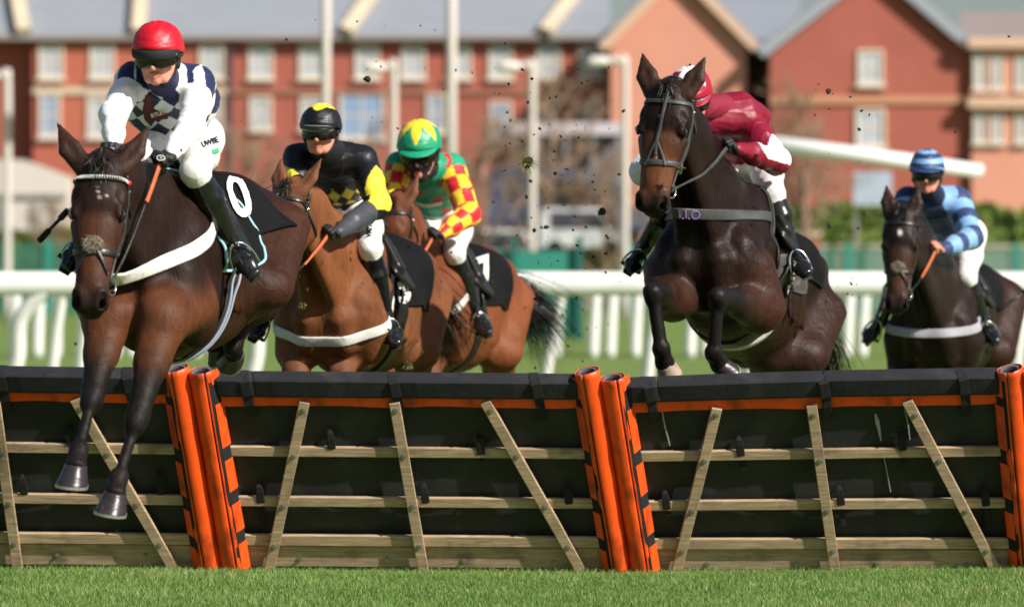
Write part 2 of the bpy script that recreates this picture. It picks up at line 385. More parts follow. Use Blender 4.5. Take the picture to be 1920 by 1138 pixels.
def roll(R, tx, ty, bx, by, r, side, flap):
    """padded orange roll round the post; side = which edge the velcro flap shows on"""
    a = hp(tx, ty)+np.array([0, -.05, 0]); b = hp(bx, by)+np.array([0, -.06, 0]); b[2] = min(b[2], .0)
    ax = nrm(b-a); X = nrm(np.array([1, 0, 0])-ax[0]*ax); Yv = np.cross(ax, X)
    if Yv[1] > 0: Yv = -Yv              # toward the camera
    n = 40; m = 34; P = []; th0 = 1.15 if side > 0 else math.pi-1.15
    rnd = random.Random(int(tx))
    ph = [rnd.random()*6 for _ in range(4)]
    # outer skin: open scroll with a little lip at the top
    for i in range(m+1):
        t = i/m
        for k in range(n+1):
            s = k/n; an = th0+side*(.12+s*(2*math.pi-.12)); rr = r*(1+.02*math.sin(3*an+ph[0]+t*5)+.012*math.sin(t*40+2*an+ph[1])*(t > .3)+.01*math.sin(t*23+ph[2]-an))
            if t < .06: rr *= 1+.10*(1-t/.06)*(1 if s > .85 or s < .1 else .15)
            rise = .012*math.cos(an-1.57+ph[3]*.1)*(1-t)
            P.append(a+(b-a)*t+X*math.cos(an)*rr+Yv*math.sin(an)*rr-ax*rise)
    F = [(i*(n+1)+k, i*(n+1)+k+1, (i+1)*(n+1)+k+1, (i+1)*(n+1)+k) for i in range(m) for k in range(n)]
    o = mobj('post_cover', P, F, M_org, R)
    so = o.modifiers.new('thick', 'SOLIDIFY'); so.thickness = .0035; so.offset = 0
    # foam sleeve with a dark bore
    mb = MB(); K = 32
    for (r0, r1, mi, dep) in ((r*.90, r*.64, 0, .0), (r*.62, r*.5, 1, .012)):
        ri = []
        for (rr, d) in ((r0, .25), (r0, dep+.004), (r0*.97, dep), (r1*1.04, dep), (r1, dep+.005), (r1, .22)):
            ri.append([a+ax*(d+.008)+X*math.cos(q*2*math.pi/K)*rr+Yv*math.sin(q*2*math.pi/K)*rr*1.0 for q in range(K)])
        Vv = [p for rr_ in ri for p in rr_]; Fv = [(j*K+q, j*K+(q+1) % K, (j+1)*K+(q+1) % K, (j+1)*K+q) for j in range(5) for q in range(K)]
        mb.add(Vv, Fv, mi)
    Vv = [a+ax*.2+X*math.cos(q*2*math.pi/K)*r*.56+Yv*math.sin(q*2*math.pi/K)*r*.56 for q in range(K)]; mb.add(Vv, [tuple(range(K))], 1)
    mb.build('foam_core', [M_foam, M_foamd], R, smooth=True)
    # velcro line then the flap of alternating orange and black
    mb = MB(); seg = flap
    L = np.linalg.norm(b-a)
    def pt(t, an, rr): return a+(b-a)*t+X*math.cos(an)*rr+Yv*math.sin(an)*rr
    cur = 0.0; ang = lambda d: (math.pi/2-d if side > 0 else math.pi/2+d)
    w0, w1 = (.58, .86)
    for i in range(m):
        t0, t1 = i/m, (i+1)/m
        mb.quad(pt(t0, ang(w0), r*1.035), pt(t0, ang(w1), r*1.05), pt(t1, ang(w1), r*1.05), pt(t1, ang(w0), r*1.035), 1)
    edge = 1.62
    for (t0, t1, ci) in seg:
        k = max(1, int((t1-t0)*30))
        for i in range(k):
            ta, tb = lerp(t0, t1, i/k), lerp(t0, t1, (i+1)/k); out = r*1.10 if ci == 0 else r*1.06
            q = [pt(ta, ang(w1-.02), out), pt(ta, ang(edge), out*1.28), pt(tb, ang(edge), out*1.28), pt(tb, ang(w1-.02), out)]
            mb.quad(*q, ci); e2 = [pt(ta, ang(edge), out*1.28)+np.array([0, .05, 0]), pt(tb, ang(edge), out*1.28)+np.array([0, .05, 0])]
            mb.quad(q[1], e2[0], e2[1], q[2], ci)
    mb.build('cover_flap', [M_org, M_velc], R)
FL = [(.02, .12, 0), (.12, .165, 1), (.165, .38, 0), (.38, .45, 1), (.45, .62, 0), (.62, .69, 1), (.69, .82, 0), (.82, .88, 1), (.88, 1.0, 0)]
FR = [(.0, .06, 0), (.06, .16, 1), (.16, .375, 0), (.375, .44, 1), (.44, .595, 0), (.595, .66, 1), (.66, .80, 0), (.80, .86, 1), (.86, 1.0, 0)]
H1 = hurdle(((-360, 680), (335, 690), (-330, 1050), (395, 1055)), [(143, 737, 330, 1052), (-7, 742, 36, 1050), (-190, 742, -260, 1050)],
            {'top': [.2, .52, .86], 'low': [(128, 798, 850), (40, 890, 935), (297, 885, 930)]},
            [(332, 689, 395, 1062, .058, -1, FL)], 'padded hurdle panel at far left behind the leading horse’s forelegs', [(108, 1035), (274, 1036), (-60, 1034)])
H2 = hurdle(((372, 694), (1098, 700), (435, 1055), (1155, 1060)), [(572, 742, 505, 1055), (740, 743, 795, 1055), (910, 742, 1092, 1056)],
            {'top': [.115, .50, .865], 'low': [(617, 805, 860), (897, 815, 862), (484, 906, 985), (793, 906, 950), (1062, 908, 948)]},
            [(378, 693, 440, 1064, .060, 1, FR), (1100, 694, 1160, 1066, .058, -1, FL)], 'padded hurdle panel spanning the middle left under the chestnut horses',
            [(562, 1043), (725, 1043), (869, 1046), (1038, 1049)])
H3 = hurdle(((1148, 708), (1885, 688), (1205, 1062), (1912, 1064)), [(1343, 754, 1265, 1064), (1520, 748, 1566, 1064), (1699, 741, 1872, 1064)],
            {'top': [.085, .53, .885], 'low': [(1384, 818, 880), (1245, 918, 960), (1572, 910, 985), (1688, 808, 872), (1844, 912, 992)]},
            [(1147, 706, 1206, 1070, .060, 1, FR), (1891, 690, 1924, 1068, .060, -1, FL)], 'padded hurdle panel at right under the darkest jumping horse', [(1325, 1053), (1492, 1052), (1643, 1052), (1813, 1053)], wave=.008,
            chips=[[(1641, 776, 3), (1645, 790, 8), (1648, 805, 6), (1652, 826, 2)], [(1696, 768, 2), (1702, 790, 3), (1706, 824, 2)], [(1657, 854, 2), (1664, 890, 2), (1670, 922, 2)], [(1240, 765, 2), (1247, 800, 3), (1256, 835, 2)]])
H4 = hurdle(((1928, 690), (2640, 700), (1962, 1064), (2690, 1064)), [(2100, 745, 2050, 1064), (2260, 745, 2310, 1064)],
            {'top': [.12, .5, .86], 'low': [(2140, 808, 870)]}, [(1933, 690, 1966, 1068, .060, 1, FR)], 'padded hurdle panel cut off by the right edge of the picture', [(2100, 1053)])
# ------------------------------------------------------------------ running rails
M_white = mat('white_plastic', (.80, .80, .80), .4, var=.04, scale=3, dirt=(srgb(170, 175, 165), .25, 2))
def rail(Y, ytop, thick, legs, label, name='running_rail'):
    o = empty(name, at(960, 560, Y)*np.array([1, 1, 0]), label, 'rail', 'white running rails beyond the horses')
    zt = at(0, ytop, Y)[2]; zc = zt-thick/2
    mb = MB(); n = 14; x0, x1 = -9*Y/45, 9*Y/45; P = []
    for x in (x0, x1):
        for k in range(n): a = 2*math.pi*k/n; P.append((x, Y+thick*.36*math.cos(a), zc+thick/2*math.sin(a)))
    mb.add(P, [(k, (k+1) % n, n+(k+1) % n, n+k) for k in range(n)]); mb.build('rail', M_white, o, smooth=True)
    for (xt, xb, w_, sweep) in legs:
        a = at(xt, ytop, Y); a[2] = zc; b = at(xb, 560, Y); b[2] = -.03; b[1] += sweep*.35
        m1 = lerp(a, b, .28); m1[0] = lerp(a[0], b[0], .28+.22*abs(xt-xb)/60); m2 = lerp(a, b, .62); m2[0] = lerp(a[0], b[0], .72)
        mb = MB(); mb.tube(catmull([a, m1, m2, b], 12), w_*Y/FPX/2, 12); mb.build('post', M_white, o, smooth=True)
    return o
rail(45, 509, .275, [(-40, -60, 24, 1), (96, 2, 30, 1), (122, 86, 22, 1), (170, 141, 24, 1), (270, 300, 22, 1), (545, 452, 30, 1), (690, 640, 26, 1), (1062, 1016, 22, 1), (1236, 1212, 24, 1), (1440, 1400, 24, 1), (1560, 1550, 22, 1), (1745, 1700, 24, 1), (1925, 1903, 28, 1), (2050, 2020, 28, 1)],
     'nearer white running rail with swept legs behind the horses')
rail(70, 516, .30, [(x, x-6, 21, .3) for x in (-70, 30, 75, 110, 222, 252, 372, 402, 690, 720, 1048, 1118, 1150, 1197, 1300, 1330, 1594, 1623, 1740, 1770, 1990)],
     'farther white running rail showing below the nearer one')
# ------------------------------------------------------------------ far fence, wall, hedge
M_teal = mat('teal_mesh', srgb(36, 128, 112), .7, var=.1)
m_, N_, L_, b_ = newmat('teal_netting'); b_.inputs['Base Color'].default_value = (*srgb(40, 118, 100), 1); b_.inputs['Roughness'].default_value = .9
t_ = N_.new('ShaderNodeBsdfTransparent'); x_ = N_.new('ShaderNodeMixShader'); x_.inputs[0].default_value = .45
L_.new(t_.outputs[0], x_.inputs[1]); L_.new(b_.outputs[0], x_.inputs[2]); L_.new(x_.outputs[0], N_['Material Output'].inputs[0]); M_net = m_
def mesh_fence(Y, xs_, ytop, ybot, label):
    o = empty('mesh_fence', at((xs_[0]+xs_[-1])/2, 560, Y)*np.array([1, 1, 0]), label, 'fence', 'teal mesh fences beyond the rails')
    zt = at(0, ytop, Y)[2]; zb = at(0, ybot, Y)[2]
    for a, b in zip(xs_[:-1], xs_[1:]):
        A = at(a, 0, Y)[0]; B = at(b, 0, Y)[0]; mb = MB(); mb.box(((A+B)/2, Y, (zt+zb)/2), (B-A-.02, .02, zt-zb)); mb.build('net_panel', M_net, o)
    for a in xs_:
        A = at(a, 0, Y)[0]; mb = MB(); mb.box((A, Y-.06, (zt+.15)/2), (.30, .1, zt+.15)); mb.build('post', M_teal, o)
mesh_fence(140, [-160, 90, 265, 440, 640], 456, 590, 'teal mesh fence crossing the grass at left')
mesh_fence(141, [1180, 1410, 1590, 1745, 1905, 2060], 466, 590, 'teal mesh fence below the pale wall at right')
pf = empty('windbreak_screen', at(1000, 560, 88)*np.array([1, 1, 0]), 'solid teal screen panel standing behind the rail at centre', 'screen')
for a, b in ((880, 960), (962, 1086)):
    A, B = at(a, 0, 88)[0], at(b, 0, 88)[0]; zt = at(0, 470, 88)[2]; mb = MB(); mb.box(((A+B)/2, 88, zt/2+.02), (B-A, .05, zt-.05)); mb.build('screen_panel', M_teal, pf)
for a in (962, 1086):
    mb = MB(); mb.box((at(a, 0, 88)[0], 87.9, 1.1), (.16, .12, 2.3)); mb.build('post', mat('teal_post', srgb(22, 92, 84), .6), pf)
M_stone = mat('pale_stone_wall', srgb(176, 170, 152), .9, var=.2, scale=1.5, bump=.3, bscale=4)
mb = MB(); A, B = at(1440, 0, 150)[0], at(2100, 0, 150)[0]; mb.box(((A+B)/2, 150, 1.2), (B-A, .35, 2.4)); mb.box(((A+B)/2, 150, 2.45), (B-A+.1, .5, .12))
setp(mb.build('garden_wall', M_stone), 'long pale stone wall below the green hedge at right', 'wall')
M_hedge = mat('hedge_leaf', srgb(108, 128, 56), .8, var=.35, scale=1.2)
def hedge(x0, x1, Y, z0, z1, dep, label, m, name='hedge', n=9000, seed=1, sz=.22):
    r = np.random.default_rng(seed); A, B = at(x0, 0, Y)[0], at(x1, 0, Y)[0]
    c = np.stack([r.uniform(A, B, n), r.uniform(Y-dep/2, Y+dep/2, n), z0+(z1-z0)*r.random(n)**.7], 1)
    c[:, 2] = np.minimum(c[:, 2], z1-.25+.25*np.sin(c[:, 0]*.9)*np.sin(c[:, 0]*2.3+1))
    d1 = r.normal(size=(n, 3)); d1 /= np.linalg.norm(d1, axis=1)[:, None]; d2 = np.cross(d1, r.normal(size=(n, 3))); d2 /= np.linalg.norm(d2, axis=1)[:, None]
    s = sz*r.uniform(.6, 1.3, (n, 1)); P = np.stack([c-d1*s, c-d2*s*.6, c+d1*s, c+d2*s*.6], 1).reshape(-1, 3)
    core = MB(); core.box(((A+B)/2, Y, (z0+z1-.4)/2), (B-A, dep*.8, z1-z0-.4))
    Vv = np.concatenate([P, np.array(core.v)]); F = [tuple(range(4*i, 4*i+4)) for i in range(n)]+[tuple(4*n+q for q in f) for f in core.f]
    return setp(mobj(name, Vv, F, m, smooth=False), label, 'hedge')
hedge(1440, 2100, 154, 0, 4.2, 2.4, 'bright green clipped hedge above the stone wall at right', M_hedge, seed=2, n=8000)
hedge(-160, 430, 168, 0, 3.4, 2.0, 'low olive green hedge behind the teal fence at left', mat('hedge_leaf_olive', srgb(104, 112, 40), .85, var=.35, scale=1.2), seed=3, n=8000)
hedge(640, 1400, 168, 0, 3.0, 2.0, 'low yellowish hedge behind the flying turf at centre', mat('hedge_leaf_yellow', srgb(126, 134, 70), .85, var=.35, scale=1.2), seed=4, n=8000)
# pale boarded boundary wall left and centre
mb = MB(); A, B = at(-200, 0, 172)[0], at(128, 0, 172)[0]; zt = at(0, 318, 172)[2]
P = [(A, 172, 0), (B, 172, 0), (B, 172, at(0, 332, 172)[2]), (at(40, 0, 172)[0], 172, at(0, 300, 172)[2]), (A, 172, at(0, 296, 172)[2])]; mb.prism(P, (0, 2, 0))
mar = empty('marquee', ((A+B)/2, 172, 0), 'pale cream marquee with sloping roof at far left', 'marquee'); mb.build('wall', mat('cream_canvas', srgb(206, 200, 190), .9), mar)
for xx in (6, 66, 104):
    mb = MB(); q = at(xx, 0, 171.9)[0]; mb.box((q, 171.9, 2.3), (.25, .06, 4.4)); mb.build('tent_pole', mat('canvas_seam', srgb(168, 164, 158), .9), mar)
mb = MB(); mb.box(((A+B)/2, 171.85, at(0, 366, 172)[2]), (B-A, .06, .16)); mb.build('seam', MATS['canvas_seam'], mar)
mb = MB(); A, B = at(640, 0, 170)[0], at(1160, 0, 170)[0]; mb.box(((A+B)/2, 170, 1.75), (B-A, .2, 3.5))
for i in range(14): mb.box((lerp(A, B, i/13), 169.85, 1.8), (.28, .12, 3.6))
setp(mb.build('boarded_fence', mat('grey_boards', srgb(168, 164, 154), .9, var=.15, scale=.8)), 'weathered grey boarded fence under the parked vehicles at centre', 'fence')
# ------------------------------------------------------------------ brick houses
M_bk = mat('red_brick', srgb(162, 90, 76), .9, var=.10, scale=.5)
M_bk2 = mat('orange_brick', srgb(174, 98, 78), .9, var=.08, scale=.5)
M_bk3 = mat('sunlit_brick', srgb(206, 144, 122), .9, var=.07, scale=.5)  # walls that catch the sun: their brightness is put into a paler colour
M_slate = mat('slate', srgb(132, 138, 148), .75, var=.08, scale=.6, stretch=(1, 1, 4))
M_cream = mat('cream_stone', srgb(204, 188, 164), .85, var=.08, scale=1)
M_frame = mat('window_surround', srgb(216, 204, 188), .8, var=.05)
M_glass = mat('window_glass', srgb(176, 184, 194), .12, var=.25, scale=.5, spec=.8)
M_glassb = mat('blue_glass', srgb(140, 162, 194), .15, var=.2, scale=.5, spec=.8)
M_drk = mat('dark_recess', srgb(60, 62, 72), .8)
def window(par, x0, x1, y0, y1, Y, gm=None, fr=5):
    A, B = at(x0, y1, Y), at(x1, y0, Y); w_, h_ = B[0]-A[0], B[2]-A[2]; c = (A+B)/2; f = fr*Y/FPX
    mb = MB(); d = .12; y = Y-d/2
    mb.box((A[0]+f/2, y, c[2]), (f, d, h_)); mb.box((B[0]-f/2, y, c[2]), (f, d, h_)); mb.box((c[0], y, A[2]+f/2), (w_-2*f, d, f)); mb.box((c[0], y, B[2]-f/2), (w_-2*f, d, f))
    mb.box((c[0], y-.05, A[2]-.06), (w_+.2, d+.16, .12))
    mb.box((c[0], y+.02, c[2]), (.07, .06, h_-2*f)); mb.box((c[0], y+.025, c[2]), (w_-2*f, .05, .07))
    o = mb.build('window', M_frame, par)
    mb = MB(); mb.box((c[0], Y-.02, c[2]), (w_-2*f, .03, h_-2*f)); mb.build('pane', gm or M_glass, o)
def wallbox(par, x0, x1, ytop, Y, dep, m, name='wall'):
    A, B = at(x0, 0, Y)[0], at(x1, 0, Y)[0]; z = at(0, ytop, Y)[2]; mb = MB(); mb.box(((A+B)/2, Y+dep/2, z/2-.1), (B-A, dep, z+.2)); return mb.build(name, m, par)
def slab(par, pts, th, m, name='roof'):
    mb = MB(); P = np.array(pts); n = nrm(np.cross(P[1]-P[0], P[2]-P[0])); n = n if n[2] > 0 else -n; mb.prism(P, -n*th); return mb.build(name, m, par)
bA = empty('terrace_house', at(500, 560, 180)*np.array([1, 1, 0]), 'long red brick terrace with slate roof and pale window surrounds', 'building')
wallbox(bA, 62, 428, 70, 180, 10, M_bk2); wallbox(bA, 428, 1146, 72, 180.15, 10, M_bk); wallbox(bA, -300, 62, 66, 181, 10, M_bk)
mb = MB(); A, B = at(62, 0, 180)[0], at(428, 0, 180)[0]; mb.box(((A+B)/2, 179.95, at(0, 171, 180)[2]), (B-A, .16, .3)); mb.build('string_course', M_cream, bA)
mb = MB(); A, B = at(428, 0, 180)[0], at(1146, 0, 180)[0]; mb.box(((A+B)/2, 180.1, at(0, 172, 180)[2]), (B-A, .16, .22)); mb.build('string_course', mat('brown_course', srgb(156, 110, 90), .9), bA)
mb = MB(); A, B = at(-300, 0, 180)[0], at(1146, 0, 180)[0]; mb.box(((A+B)/2, 179.8, at(0, 71, 180)[2]), (B-A, .5, .22)); mb.build('gutter', mat('gutter_grey', srgb(150, 142, 138), .7), bA)
mb = MB(); mb.box((at(431, 0, 180)[0], 179.95, 6), (.2, .2, 12)); mb.build('downpipe', M_drk, bA)
ze = at(0, 70, 180)[2]
slab(bA, [(A, 179.6, ze), (B, 179.6, ze), (B, 190, ze+9.5), (A, 190, ze+9.5)], .25, M_slate)
def roofpt(px, up, dx=0): return np.array([at(px, 0, 180)[0]+dx, 179.5+up*10.4, ze+.12+up*9.5])
for (px, dx) in ((48, -2.6), (262, -.3), (650, 5.2), (1022, 6.4)):
    mb = MB(); mb.bar(roofpt(px, 0), roofpt(px, .9, dx), .62, .3, nrm((0, -.67, .74)), 0, .0); mb.build('coping', M_cream, bA)
for xx in (97, 193, 398, 490, 585, 690, 776, 862, 940, 1030, 1108): window(bA, xx-24, xx+22, 84, 148, 180 if xx < 428 else 180.15)
window(bA, 74, 114, 174, 258, 180, M_glassb); window(bA, 164, 202, 180, 258, 180)
for xx in (398, 490, 585): window(bA, xx-22, xx+20, 182, 244, 180 if xx < 428 else 180.15)
window(bA, 636, 722, 172, 262, 180.15, M_glassb); window(bA, 800, 836, 176, 250, 180.15, M_glassb); window(bA, 918, 960, 190, 262, 180.15, M_glassb)
window(bA, 1010, 1046, 190, 236, 180.15); window(bA, 1088, 1128, 190, 236, 180.15)
bB = empty('gabled_house', at(1272, 560, 176)*np.array([1, 1, 0]), 'brick house end, coloured sunlit, with pale edged gable behind the right horse', 'building')
def gable(par, x0, x1, ye, xa, ya, Y, dep, m, verge, vm, slate):
    P = [at(x0, 0, Y), at(x1, 0, Y), at(x1, ye, Y), at(xa, ya, Y), at(x0, ye, Y)]; P[0][2] = P[1][2] = -.1
    mb = MB(); mb.prism(P, (0, dep, 0)); mb.build('wall', m, par)
    for s, e in ((P[4], P[3]), (P[2], P[3])):
        d = nrm(e-s); n = np.array([-d[2], 0, d[0]]); n = n if n[2] > 0 else -n; s2 = s-d*.5
        mb = MB(); mb.prism([s2+n*.02+(0, -.35, 0), e+n*.02+(0, -.35, 0), e+n*.4+(0, -.35, 0), s2+n*.4+(0, -.35, 0)], (0, dep+.35, 0)); mb.build('roof', slate, par)
        mb = MB(); mb.prism([s2-n*(verge-.3)+(0, -.5, 0), e-n*(verge-.3)+(0, -.5, 0), e+n*.3+(0, -.5, 0), s2+n*.3+(0, -.5, 0)], (0, .12, 0)); mb.build('bargeboard', vm, par)
gable(bB, 1146, 1400, 80, 1272, -50, 176, 12, M_bk3, .42, mat('pale_barge', srgb(204, 172, 148), .8), M_slate)
wallbox(bB, 1400, 1452, 84, 182, 6, M_bk); window(bB, 1418, 1444, 98, 162, 182); window(bB, 1418, 1444, 200, 250, 182)
z1 = at(0, 80, 184)[2]; slab(bB, [(at(1330, 0, 181)[0], 181, z1), (at(1500, 0, 181)[0], 181, z1), (at(1500, 0, 186)[0], 186, z1+2.2), (at(1330, 0, 186)[0], 186, z1+2.2)], .2, M_slate)
bC = empty('gabled_house', at(1640, 560, 168)*np.array([1, 1, 0]), 'large red brick house with wide gable and two central windows', 'building')
gable(bC, 1444, 1818, 92, 1640, -60, 175, 14, M_bk, .45, mat('grey_barge', srgb(150, 156, 166), .8), M_slate)
for r_ in ((1608, 1656, 94, 160), (1604, 1660, 204, 276)): window(bC, *r_, 175)
mb = MB(); A, B = at(1444, 0, 175)[0], at(1818, 0, 175)[0]; mb.box(((A+B)/2, 174.95, at(0, 188, 175)[2]), (B-A, .16, .34)); mb.build('string_course', mat('tan_course', srgb(190, 140, 110), .9), bC)
bD = empty('bay_house', at(1880, 560, 166)*np.array([1, 1, 0]), 'brick house wing, coloured sunlit, with narrow paired windows at right edge', 'building')
wallbox(bD, 1822, 2100, 80, 174.6, 8, M_bk3)
for yy in (80, 192): mb = MB(); A, B = at(1822, 0, 174)[0], at(2100, 0, 174)[0]; mb.box(((A+B)/2, 174.4, at(0, yy, 174)[2]), (B-A+.3, .5, .45)); mb.build('cornice', MATS['pale_barge'], bD)
for xx in (1837, 1870, 1915, 1960): window(bD, xx-12, xx+12, 104, 168, 174.6, fr=3); window(bD, xx-12, xx+12, 208, 268, 174.6, fr=3)
z1 = at(0, 76, 174)[2]; slab(bD, [(at(1800, 0, 174)[0], 174.2, z1), (at(2100, 0, 174)[0], 174.2, z1), (at(2100, 0, 180)[0], 180, z1+1.6), (at(1800, 0, 180)[0], 180, z1+1.6)], .2, mat('brown_roof', srgb(140, 126, 124), .9))
# ------------------------------------------------------------------ mid-distance clutter
st = empty('open_shelter', at(1065, 560, 165)*np.array([1, 1, 0]), 'low shelter with white roof edge and dark open front', 'shelter')
A, B = at(958, 0, 165)[0], at(1166, 0, 165)[0]
mb = MB(); mb.box(((A+B)/2, 166, at(0, 242, 165)[2]), (B-A, 3, .5)); mb.build('roof', mat('white_fascia', srgb(196, 190, 196), .7), st)
mb = MB(); mb.box(((A+B)/2, 167.4, at(0, 250, 165)[2]/2), (B-A-.3, .2, at(0, 250, 165)[2])); mb.build('back_wall', mat('grey_recess', srgb(96, 100, 112), .8), st)
for i in range(5): mb = MB(); mb.box((lerp(A+.1, B-.1, i/4), 164.7, at(0, 254, 165)[2]/2), (.18, .18, at(0, 254, 165)[2])); mb.build('post', mat('grey_post', srgb(130, 126, 128), .8), st)
def car(x, ytop, Y, L_c, H_c, col, label, z0=0.0):
    o = empty('parked_van', (at(x, 0, Y)[0], Y, z0), label, 'van'); c = np.array([at(x, 0, Y)[0], Y, z0])
    prof = [(-.5, .18), (.5, .18), (.5, .42), (.44, .52), (.30, .56), (.20, .98), (-.44, 1.0), (-.5, .9)]
    mb = MB(); mb.prism([c+np.array([a*L_c, -1, b*H_c]) for a, b in prof], (0, 2, 0)); bv(mb.build('body', mat('paint_%s' % label.split()[0], col, .25, coat=.5), o), .06)
    mb = MB(); mb.prism([c+np.array([a*L_c, -1.02, b*H_c]) for a, b in [(.27, .58), (.18, .92), (-.38, .92), (-.38, .58)]], (0, .03, 0)); mb.build('side_window', M_drk, o)
    for a in (-.32, .32):
        mb = MB(); q = c+np.array([a*L_c, -1.03, .33]); mb.tube([q, q+np.array([0, .25, 0])], .33, 16); mb.build('wheel', M_velc, o)
car(1035, 0, 160, 5.2, 3.0, srgb(70, 84, 112), 'slate blue parked van half hidden by lamp posts', 2.6)
car(1120, 0, 160, 4.4, 2.6, srgb(96, 110, 130), 'greyish parked van under the white roof edge', 2.6)
car(1092, 0, 158, 3.4, 1.9, srgb(205, 208, 212), 'white parked van behind the boarded fence at centre', 2.1)
car(945, 0, 158, 4.0, 2.0, srgb(226, 226, 224), 'bright white parked van left of the pale lamp post', 1.2)
car(1570, 0, 158, 0.1, .1, srgb(226, 226, 224), 'x') if False else None
mb = MB(); A, B = at(900, 0, 160)[0], at(1300, 0, 160)[0]; mb.box(((A+B)/2, 161, 1.2), (B-A, 5, 2.4))
setp(mb.build('raised_bank', mat('bank_earth', srgb(140, 132, 110), .95, var=.3, scale=.6)), 'raised parking bank behind the boarded fence', 'bank', kind='structure')
o = empty('notice_board', at(1640, 560, 150)*np.array([1, 1, 0]), 'pale blue notice board standing in front of the hedge', 'sign')
mb = MB(); A, B = at(1600, 385, 149), at(1672, 322, 149); mb.box(((A[0]+B[0])/2, 149, (A[2]+B[2])/2), (B[0]-A[0], .12, B[2]-A[2])); mb.build('board', mat('pale_blue_board', srgb(164, 178, 196), .7, var=.2, scale=2), o)
for xx in (1606, 1666): mb = MB(); mb.box((at(xx, 0, 149)[0], 149.1, 1.8), (.14, .1, 3.6)); mb.build('post', MATS['grey_post'], o)
o = empty('brick_gatepost', at(1508, 560, 148)*np.array([1, 1, 0]), 'reddish brick gatepost at the left end of the stone wall', 'gatepost')
mb = MB(); mb.box((at(1508, 0, 148)[0], 148, 1.4), (1.1, .7, 2.8)); mb.build('shaft', M_bk, o)
mb = MB(); mb.box((at(1508, 0, 148)[0], 148, 2.9), (1.25, .85, .18)); mb.build('cap', M_cream, o)
# lamp posts
M_lamp = mat('lamp_grey', srgb(206, 198, 192), .5, var=.05)
def lamp(x, ytop, Y, arm, label, w_=.24):
    o = empty('street_lamp', at(x, 560, Y)*np.array([1, 1, 0]), label, 'street lamp', 'pale lamp posts in front of the houses')
    p = at(x, ytop, Y); b = p.copy(); b[2] = 0; a = arm*Y/FPX
    mb = MB(); mb.tube(catmull([b, (p+b)/2, p-(0, 0, abs(a)*.5), p-(0, 0, abs(a)*.15)+(a*.3, 0, 0), p+(a, 0, 0)], 24), w_/2, 10); mb.build('pole', M_lamp, o, smooth=True)
    mb = MB(); q = p+np.array([a, 0, -.05]); k = np.sign(a)
    mb.tube([q-(k*.1, 0, 0), q+(k*.15, 0, 0), q+(k*.5, 0, -.02), q+(k*.72, 0, -.06)], [.08, .15, .17, .08], 12); mb.build('lamp_head', mat('lamp_head_white', srgb(230, 224, 216), .4), o, smooth=True)
lamp(738, 124, 120, -14, 'pale curved lamp post above the green helmeted jockey'); lamp(998, 122, 122, -22, 'pale curved lamp post beside the flying turf clod')
lamp(1172, 112, 124, -30, 'pale curved lamp post behind the right horse’s ears'); lamp(14, 140, 118, -18, 'pale curved lamp post at the far left edge')
def mast(x0, x1, Y, w_, label):
    o = empty('floodlight_mast', at((x0+x1)/2, 560, Y)*np.array([1, 1, 0]), label, 'mast', 'tall pale masts in front of the houses')
    a, b = at(x0, -400, Y), at(x1, 560, Y); b[2] = 0; mb = MB(); mb.tube([b, (a+b)/2, a], [w_*.6, w_*.5, w_*.42], 12); mb.build('pole', M_lamp, o, smooth=True)
    mb = MB(); mb.box(a+(0, 0, .2), (1.2, .3, .5)); mb.build('lamp_head', MATS['lamp_head_white'], o)
mast(614, 608, 110, .26, 'tall pale mast rising behind the black helmeted jockey'); mast(848, 845, 110, .28, 'tall pale mast rising beside the green helmeted jockey')
mast(1040, 1030, 130, .14, 'slim pale mast right of the flying turf clod') if False else None
# raised barrier
ba = empty('raised_barrier', at(1470, 560, 70)*np.array([1, 1, 0]), 'thick white barrier pole sloping down across the brick houses', 'barrier')
a, b = at(1440, 268, 70), at(1842, 322, 70)
mb = MB(); n = 12; mb.tube([a-(.8, 0, -.09), lerp(a, b, .4), b], [.15, .14, .12], 14); mb.build('arm', M_white, ba, smooth=True)
mb = MB(); mb.box((a[0]-.75, 70.1, a[2]/2), (.3, .4, a[2]+.3)); mb.build('pivot_post', M_white, ba)
# bare trees and shrubs
M_bark = mat('bare_bark', srgb(128, 108, 92), .95, var=.2, scale=2)
M_twig = mat('bare_twigs', srgb(150, 126, 104), .95, var=.2, scale=2)
def bare_tree(x, Y, H, spread, label, seed, dens=150, name='bare_tree', green=None):
    r = random.Random(seed); base = at(x, 560, Y); base[2] = 0; o = empty(name, base, label, 'tree' if H > 4 else 'bush', 'bare trees and bushes before the houses')
    mb = MB(); mb.tube([base, base+(r.uniform(-.1, .1), 0, H*.35), base+(r.uniform(-.3, .3), 0, H*.8)], [.10*H/6, .07*H/6, .02], 7); mb.build('trunk', M_bark, o, smooth=True)
    mb = MB()
    def br(p, d, L, rad, dep):
        q = p+d*L; mid = (p+q)/2+np.array([r.gauss(0, 1), r.gauss(0, 1), r.gauss(0, .5)])*L*.06
        mb.tube([p, mid, q], [rad, rad*.8, rad*.55], 4, caps=False)
        if dep > 0:
            for _ in range(3 if dep > 1 else 4):
                nd = nrm(d+np.array([r.gauss(0, .55), r.gauss(0, .55), r.gauss(.1, .35)])); br(lerp(p, q, r.uniform(.45, 1)), nd, L*r.uniform(.55, .8), rad*.6, dep-1)
    for i in range(15):
        h = H*(.10+.66*i/15); a = r.uniform(0, 6.28); br(base+(0, 0, h), nrm((math.cos(a)*spread, math.sin(a)*spread, r.uniform(.6, 1.4))), H*.24*(1.15-i/24), .034*H/5, 3)
    mb.build('crown', green or M_twig, o)
